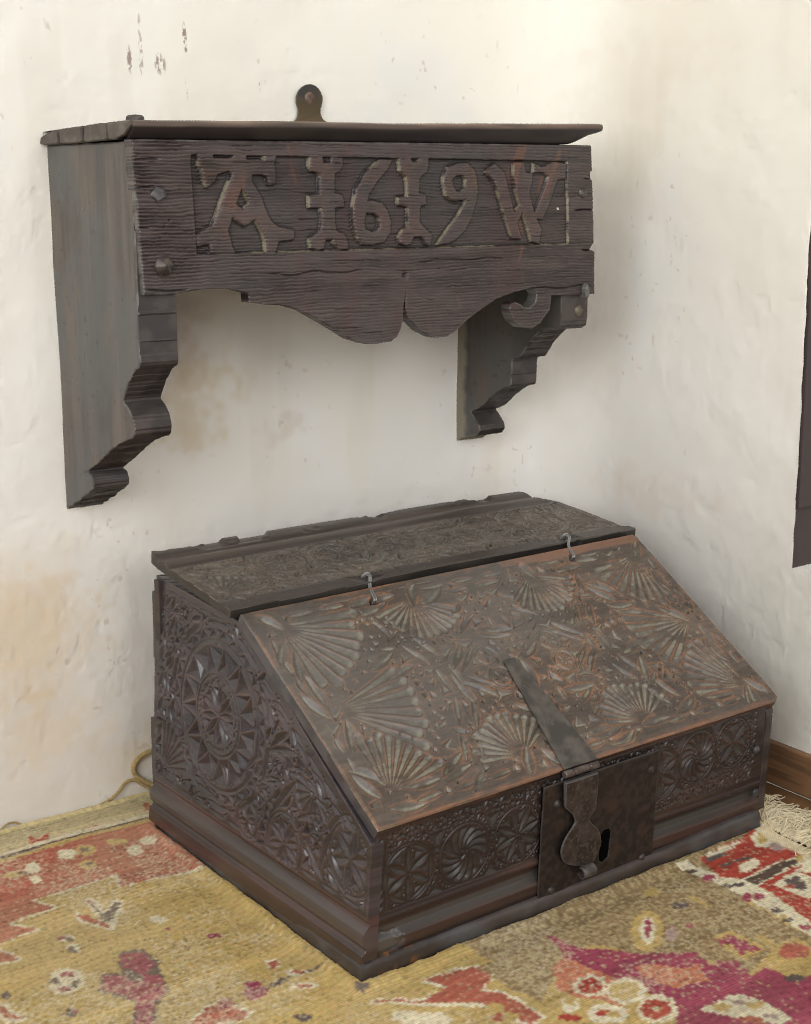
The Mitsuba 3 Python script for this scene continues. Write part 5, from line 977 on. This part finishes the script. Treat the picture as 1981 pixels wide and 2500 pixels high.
# ---- lid
def lid():
    W, Hh = .6545, .3265
    poly = [(-.001, -.0005), (W - .008, .0003), (W - .001, .005), (W + .0005, .014), (W, Hh - .006), (W - .004, Hh), (.0, Hh - .001)]
    R = Relief(LID, poly, (.00092, .00092)); S, T = R.S, R.T; P = np.stack([S, T, S * 0], -1)
    cx = [.038, .2295, .427, .620]; yb, ym, yt = .0355, .1605, .2920
    fans = [((.0375, .2945), -92, 3, 9, .106), ((.0385, .1610), -50, 22, 8, .115), ((.0385, .0360), 10, 92, 9, .086), ((.2296, .0345), 25, 176, 13, .066), ((.2295, .2930), -172, -25, 13, .066),
            ((.4268, .2912), -150, -12, 13, .067), ((.4269, .0305), 22, 172, 13, .064), ((.6205, .2885), -176, -84, 9, .096), ((.6200, .1600), 152, 222, 8, .112), ((.6200, .0368), 88, 178, 9, .092)]
    r = np.random.default_rng(12)
    for c, a0, a1, n, R1 in fans: R.fan(c, a0, a1, n, .007, R1, .0036, r.uniform(.93, 1.05, n))
    # bracket shaped bands of paired leaves, left and right of the middle
    def band(m):
        f = lambda s, t: (m * (s - .3275) + .3275, t)
        path = catmull([f(.163, .287), f(.178, .240), f(.203, .190), f(.207, .158), f(.200, .120), f(.176, .078), f(.160, .040)], 8)
        L = np.concatenate([[0], np.cumsum(np.linalg.norm(np.diff(path, axis=0), axis=1))]); at = lambda x: A(np.interp(x * L[-1], L, path[:, 0]), np.interp(x * L[-1], L, path[:, 1]))
        for off in (-.0105, .0005, .0115):
            nseg = 5 if off else 7
            for k in range(nseg):
                a, b = (k + .06) / nseg, (k + .94) / nseg; p, q = at(a), at(b); e = (q - p) / np.linalg.norm(q - p); nn = A(-e[1], e[0]) * off
                if off < .0004 or off > .001: R.leaf(p + nn, q + nn, .0050, .0036, .0016 * m)
                else:
                    for x in np.linspace(a, b, 3): R.nick(at(x), .0040, .0030, math.atan2(e[1], e[0]) + .4)
    band(1); band(-1)
    # lozenge about the middle, with a small panelled square
    mid = A(.3275, .165)
    for m in (1, -1):
        for n in (1, -1):
            g = lambda s, t: (mid[0] + m * s, mid[1] + n * t)
            R.leaf(g(.118, .006), g(.070, .052), .0052, .0036, .004 * m * n); R.leaf(g(.066, .058), g(.022, .086), .0052, .0036, -.003 * m * n)
            R.leaf(g(.104, .002), g(.058, .040), .0040, .0030, .002 * m * n); R.leaf(g(.060, .092), g(.030, .108), .0044, .0032, .002 * m * n)
            R.tri(g(.052, .046), g(.072, .028), g(.082, .052), .0034); R.tri(g(.020, .070), g(.040, .062), g(.034, .082), .0034); R.tri(g(.086, .010), g(.070, .022), g(.066, .004), .003)
            R.ring(g(.052, .018), .0155, .0024, .0022); R.rosette(g(.052, .018), .0125, 6, .0022, .002, .2, False)
            R.leaf(g(.012, .050), g(.010, .076), .0042, .003)
            R.tri(g(.012, .118), g(.038, .118), g(.025, .100), .0036); R.leaf(g(.004, .128), g(.048, .1285), .0046, .0034); 
            R.tri(g(.128, .020), g(.140, .006), g(.150, .024), .0034); R.leaf(g(.170, .070), g(.146, .085), .0050, .0036, .002); R.leaf(g(.186, .064), g(.166, .060), .0040, .003)
    for i in range(3):
        for j in range(2): R.tri((.308 + i * .0125, .178 + j * .015), (.3185 + i * .0125, .178 + j * .015), (.3185 + i * .0125, .190 + j * .015), .0024); R.tri((.308 + i * .0125, .178 + j * .015), (.3185 + i * .0125, .190 + j * .015), (.308 + i * .0125, .190 + j * .015), .0024)
    # wedges along the edges
    for s0 in (.085, .135, .185, .285, .335, .480, .530, .580):
        R.leaf((s0 - .024, .0185), (s0 + .014, .0205), .0048, .0036); R.tri((s0 + .015, .015), (s0 + .027, .017), (s0 + .022, .027), .0036)
    for s0 in (.075, .120, .275, .325, .375, .475, .550): R.leaf((s0 - .022, .3075), (s0 + .016, .3055), .0044, .0032)
    for t0 in (.085, .115, .205, .235, .265):
        for x in (.0165, .640): R.leaf((x, t0 - .014), (x, t0 + .012), .0040, .0032, .001)
    fa = [A(*c) for c, *_ in fans]
    def away(p): q = min(fa, key=lambda c: np.hypot(*(p - c))); return math.atan2(*(p - q)[::-1])
    for c, a0, a1, n, R1 in fans:
        for k in range(n):
            a = math.radians(a0 + (a1 - a0) * (k + .5) / n); u = A(math.cos(a), math.sin(a)); v = A(-u[1], u[0]); p = A(*c) + u * (R1 + .0055)
            R.tri(p - v * .0042 - u * .001, p + v * .0042 - u * .001, p + u * .0068, .0034, p + u * .001)
    R.pack(.014, .640, .014, .308, ((.026, .0050, 500, 'leaf'), (.016, .0046, 700, 'tri'), (.012, .0042, 900, 'tri'), (.0085, .0038, 800, 'tri'), (.0052, .0034, 600, 'tri')), 12, .011, away)
    R.H *= sst(.006, .012, R.sd) * sst(.322, .312, T)
    wear = FB(P, 12., 3, 9); R.H *= 1.12 + .3 * (1 - wear)
    R.base = (FB(P * A(5, 50, 1), 1., 3, 3) - .5) * .0009 + (FB(P * A(3, 3, 1), 1., 2, 8) - .5) * .002 + (FB(P, 110., 2, 5) - .5) * .0004
    R.base -= .0016 * sst(.020, .008, np.hypot(S - .293, (T - .183) * .8) + (FB(P, 130., 3, 4) - .5) * .014)
    for c in ((.1795, .3035), (.5175, .3065)): R.base -= .010 * sst(.0060, .0035, np.hypot(S - c[0], T - c[1]))
    R.base -= .0009 * sst(.0009, .0003, np.abs(T - .3135 - .002 * np.sin(S * 30))) * sst(.08, .1, S) * sst(.30, .26, S)
    f = carved_col([.072, .053, .041], [.114, .084, .064], [.28, .128, .064], [.128, .114, .094], 81, (6, 60), .72, .5, [.24, .215, .160])
    def col(S, T, H, sd, ridge):
        c = f(S, T, H - R.base, sd, ridge); b = FB(P * A(8, 16, 1), 1., 3, 84)
        c = lerp(c, [.26, .115, .062], sst(.313, .316, T + (b - .5) * .012) * sst(.50, .60, b + (FB(P, 70., 3, 85) - .5) * .4) * .5)
        e = sst(.009, .002, sd + (FB(P, 90., 3, 87) - .5) * .008) * sst(.50, .66, FB(P, 26., 3, 86)); c = lerp(c, [.22, .100, .055], e * .5)
        c = lerp(c, [.125, .118, .108], sst(.45, .66, FB(P * A(3.2, 4.5, 1), 1., 3, 88)) * .4)
        return lerp(c, [.085, .080, .075], sst(.03, .012, np.hypot(S - .293, (T - .183) * .8) + (FB(P, 130., 3, 4) - .5) * .02) * .45)
    for c, a0, a1, n, R1 in fans:
        an = (np.degrees(np.arctan2(T - c[1], S - c[0])) - a0) % 360; R.mark('carved_fan', (np.hypot(S - c[0], T - c[1]) < R1 * 1.03) & (an < a1 - a0))
    def sc(p, n):
        c = lerp([.030, .018, .015], [.066, .034, .024], sst(.4, .65, FB(p * A(6, 6, 60), 1., 4, 91))); c = lerp(c, [.16, .062, .032], sst(.56, .7, FB(p, 20., 3, 92)) * .5)
        lft = n @ U < -.6; return lerp(c, lerp([.045, .043, .046], [.075, .070, .074], sst(.4, .6, FB(p, 40., 3, 95))), lft * .85)
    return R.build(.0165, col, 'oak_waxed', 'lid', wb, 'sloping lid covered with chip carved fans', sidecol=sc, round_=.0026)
LK = lid()

# ---- iron work
def on(frame, s, t, n): o, es, et = frame; return o + s * es + t * et + n * np.cross(es, et)
def shift(frame, n): o, es, et = frame; return (o + n * np.cross(es, et), es, et)
STR = metal((.060, .053, .046), (.120, .104, .088), 4, 70.)
LOCK = lambda p, n: lerp(lerp([.019, .0140, .0130], [.034, .0245, .0215], sst(.38, .66, FB(p, 140., 3, 8))), [.052, .031, .021], sst(.58, .72, FB(p, 32., 4, 19)) * .55)
st_ = prism([(.2905, .1660), (.2980, .1690), (.3095, .1675), (.3120, .140), (.3150, .080), (.3165, .030), (.3165, -.0015), (.2625, -.0015), (.2660, .020), (.2735, .060), (.2815, .110)], shift(LID, .0006), rlayers(.0022, .0006, 2), .005)
sm = [dense(st_, .008)]
sk_ = put('iron_strap', vc(rough(sm[0], .0003, 40., 3), STR, 'iron', 30), LK, 'tapering iron strap nailed down the middle of the lid')
for i, (s_, t_) in enumerate(((.2955, .125), (.2945, .062), (.293, .026))): nail(wb, on(LID, s_, t_, .0026), np.cross(LID[1], LID[2]), .0052, .0022, 'nail', 'square', 20 + i, STR)
a0, a1 = .2625, .3165
ax = lambda s: on(LID, s, -.0052, -.0030)
for i, (p, q) in enumerate(((a0, a0 + .014), (a0 + .0148, a0 + .0385), (a0 + .0392, a1))):
    put('hinge_knuckle', vc(tube([ax(p), ax(p + .001), ax((p + q) / 2), ax(q - .001), ax(q)], [.0036, .0046, .0046, .0046, .0036], 14), metal((.06, .045, .038), (.13, .10, .085), 5, 150.), 'iron', 40), wb)
# lock plate with a keyhole
KH = [(.3330, -.1265), (.3400, -.1310), (.3490, -.1265), (.3510, -.1040), (.3520, -.0960), (.3490, -.0890), (.3400, -.0890), (.3340, -.0960)]
LP = shift(FRONT, .0060)
def lock_plate():
    R = Relief(LP, [(.2385, -.0065), (.4290, -.0065), (.4265, -.1660), (.4240, -.1685), (.2375, -.1670), (.2345, -.1640)], (.0014, .0014), [KH]); P = np.stack([R.S, R.T, R.S * 0], -1)
    R.H = (FB(P, 14., 3, 3) - .5) * .0018 + (FB(P, 90., 3, 5) - .5) * .0003
    return R.build(.0018, lambda S, T, H, sd, ridge: lerp(LOCK(P.reshape(-1, 3), 0).reshape(S.shape + (3,)), [.085, .075, .07], sst(.0016, .0003, sd) * .6), 'iron', 'lock_plate', wb, 'square dark iron lock plate with keyhole', round_=.0006, back=False)
lk = lock_plate()
put('lock_case', vc(dense(prism([(.236, -.163), (.4235, -.163), (.4265, -.010), (.2400, -.010)], shift(FRONT, .0012), [(0, 0), (.0032, 0)], .01)), lambda p, n: np.tile([.003, .003, .003], (len(p), 1)), 'keyhole_shade', 40), lk)  # near-black colour stands in for the shade inside the keyhole
for i, (s_, t_) in enumerate(((.2600, -.0330), (.4155, -.0300), (.4080, -.1450), (.2560, -.1420))):
    nail(lk, on(LP, s_, t_, .0002), np.cross(LP[1], LP[2]), .0056, .0040, 'nail', 'dome', 30 + i, metal((.024, .020, .019), (.055, .045, .042), 6, 160.))
# hasp hanging from the knuckles
def hasp():
    right = catmull([(.3165, -.0050), (.3180, -.0480), (.3130, -.0560), (.3075, -.0625), (.3130, -.0700), (.3235, -.0810), (.3290, -.0980), (.3255, -.1110), (.3180, -.1215), (.3100, -.1245)], 5)
    left = catmull([(.2960, -.1200), (.2840, -.1160), (.2700, -.1075), (.2640, -.0930), (.2690, -.0780), (.2810, -.0650), (.2845, -.0590), (.2790, -.0480), (.2680, -.0380), (.2660, -.0300), (.2645, -.0050)], 5)
    R = Relief(shift(FRONT, .0130), np.vstack([right, left]), (.0008, .0008)); P = np.stack([R.S, R.T, R.S * 0], -1)
    R.H = .0020 * sst(-.06, -.01, R.T) - .0012 * sst(-.09, -.125, R.T) + (FB(P, 160., 2, 3) - .5) * .0003 + (FB(P, 20., 2, 8) - .5) * .001
    f = metal((.032, .024, .021), (.056, .042, .037), 11, 70.)
    hk = R.build(.0022, lambda S, T, H, sd, ridge: lerp(lerp(f(P.reshape(-1, 3), 0).reshape(S.shape + (3,)), [.11, .09, .08], sst(.62, .72, FB(P, 320., 2, 5)) * .5), [.16, .15, .14], sst(.0014, .0002, sd) * .6), 'iron', 'hasp', wb, 'hanging iron hasp of waisted outline over the lock plate', round_=.0007)
    # curled lip at the bottom
    th = np.linspace(-.5, 4.6, 22); s0, s1 = .2945, .3150
    cen = lambda s: on(FRONT, s, -.1288, .0155)
    V, F = [], []; e2, e3 = FRONT[2], np.cross(FRONT[1], FRONT[2])
    for k, t in enumerate(th):
        rr = .0068 - .0009 * k / 21 * 3.2
        for s in np.linspace(s0, s1, 6): V.append(cen(s) + rr * (math.cos(t) * e2 - math.sin(t) * e3 * -1))
    for k in range(21):
        for j in range(5): a = k * 6 + j; F += [[a, a + 1, a + 7], [a, a + 7, a + 6]]
    m1 = trimesh.Trimesh(np.array(V), F, process=False); n = m1.vertex_normals
    m2 = trimesh.Trimesh(m1.vertices - n * .0014, m1.faces[:, ::-1], process=False)
    edge = []
    for j in (0, 5):
        idx = np.arange(22) * 6 + j; q = np.vstack([m1.vertices[idx], m2.vertices[idx]]); ff = [[i, i + 1, i + 23] for i in range(21)] + [[i, i + 23, i + 22] for i in range(21)]
        edge.append(trimesh.Trimesh(q, ff if j else np.array(ff)[:, ::-1], process=False))
    put('curled_lip', vc(trimesh.util.concatenate([m1, m2] + edge), metal((.060, .052, .048), (.135, .120, .112), 6, 120.), 'iron', 40), hk)
hasp()
for i, (a, b) in enumerate((((.2040, .0195), (.1795, .3035)), ((.5470, .0205), (.5175, .3065)))):
    p, q = on(TOP, *a, -.004), on(LID, *b, -.005); nt, nl = np.cross(TOP[1], TOP[2]), np.cross(LID[1], LID[2]); M = []
    for d in (-.0014, .0014):
        P = catmull([p + U * d * 2.4, p + U * d * 2 + nt * .0055 - Vd * .003, p + U * d + nt * .0060 - Vd * .014 , (p + q) / 2 + U * d + nl * .0070, q + U * d + nl * .0085, q + U * d + nl * .003, q + U * d], 7)
        M.append(tube(P, .00115, 7))
    tw = catmull([p + U * .0045 - Vd * .006 + nt * .005, p + U * .002 + nt * .0085 - Vd * .008, p - U * .002 + nt * .0085 - Vd * .006, p - U * .0045 - Vd * .004 + nt * .004], 6); M.append(tube(tw, .00115, 7))
    put('hinge_wire', mikit.ply(trimesh.util.concatenate(M), 'zinc_wire', smooth=True), wb, 'left twisted wire loop tying lid to top board' if i == 0 else 'right twisted wire loop tying lid to top board')
for i, (s_, t_) in enumerate(((.6200, -.0560), (.6240, -.1180))): nail(wb, on(FRONT, s_, t_, .002), np.cross(FRONT[1], FRONT[2]), .0062, .004, 'nail', 'dome', 40 + i, metal((.04, .038, .038), (.085, .08, .08), 6, 160.))
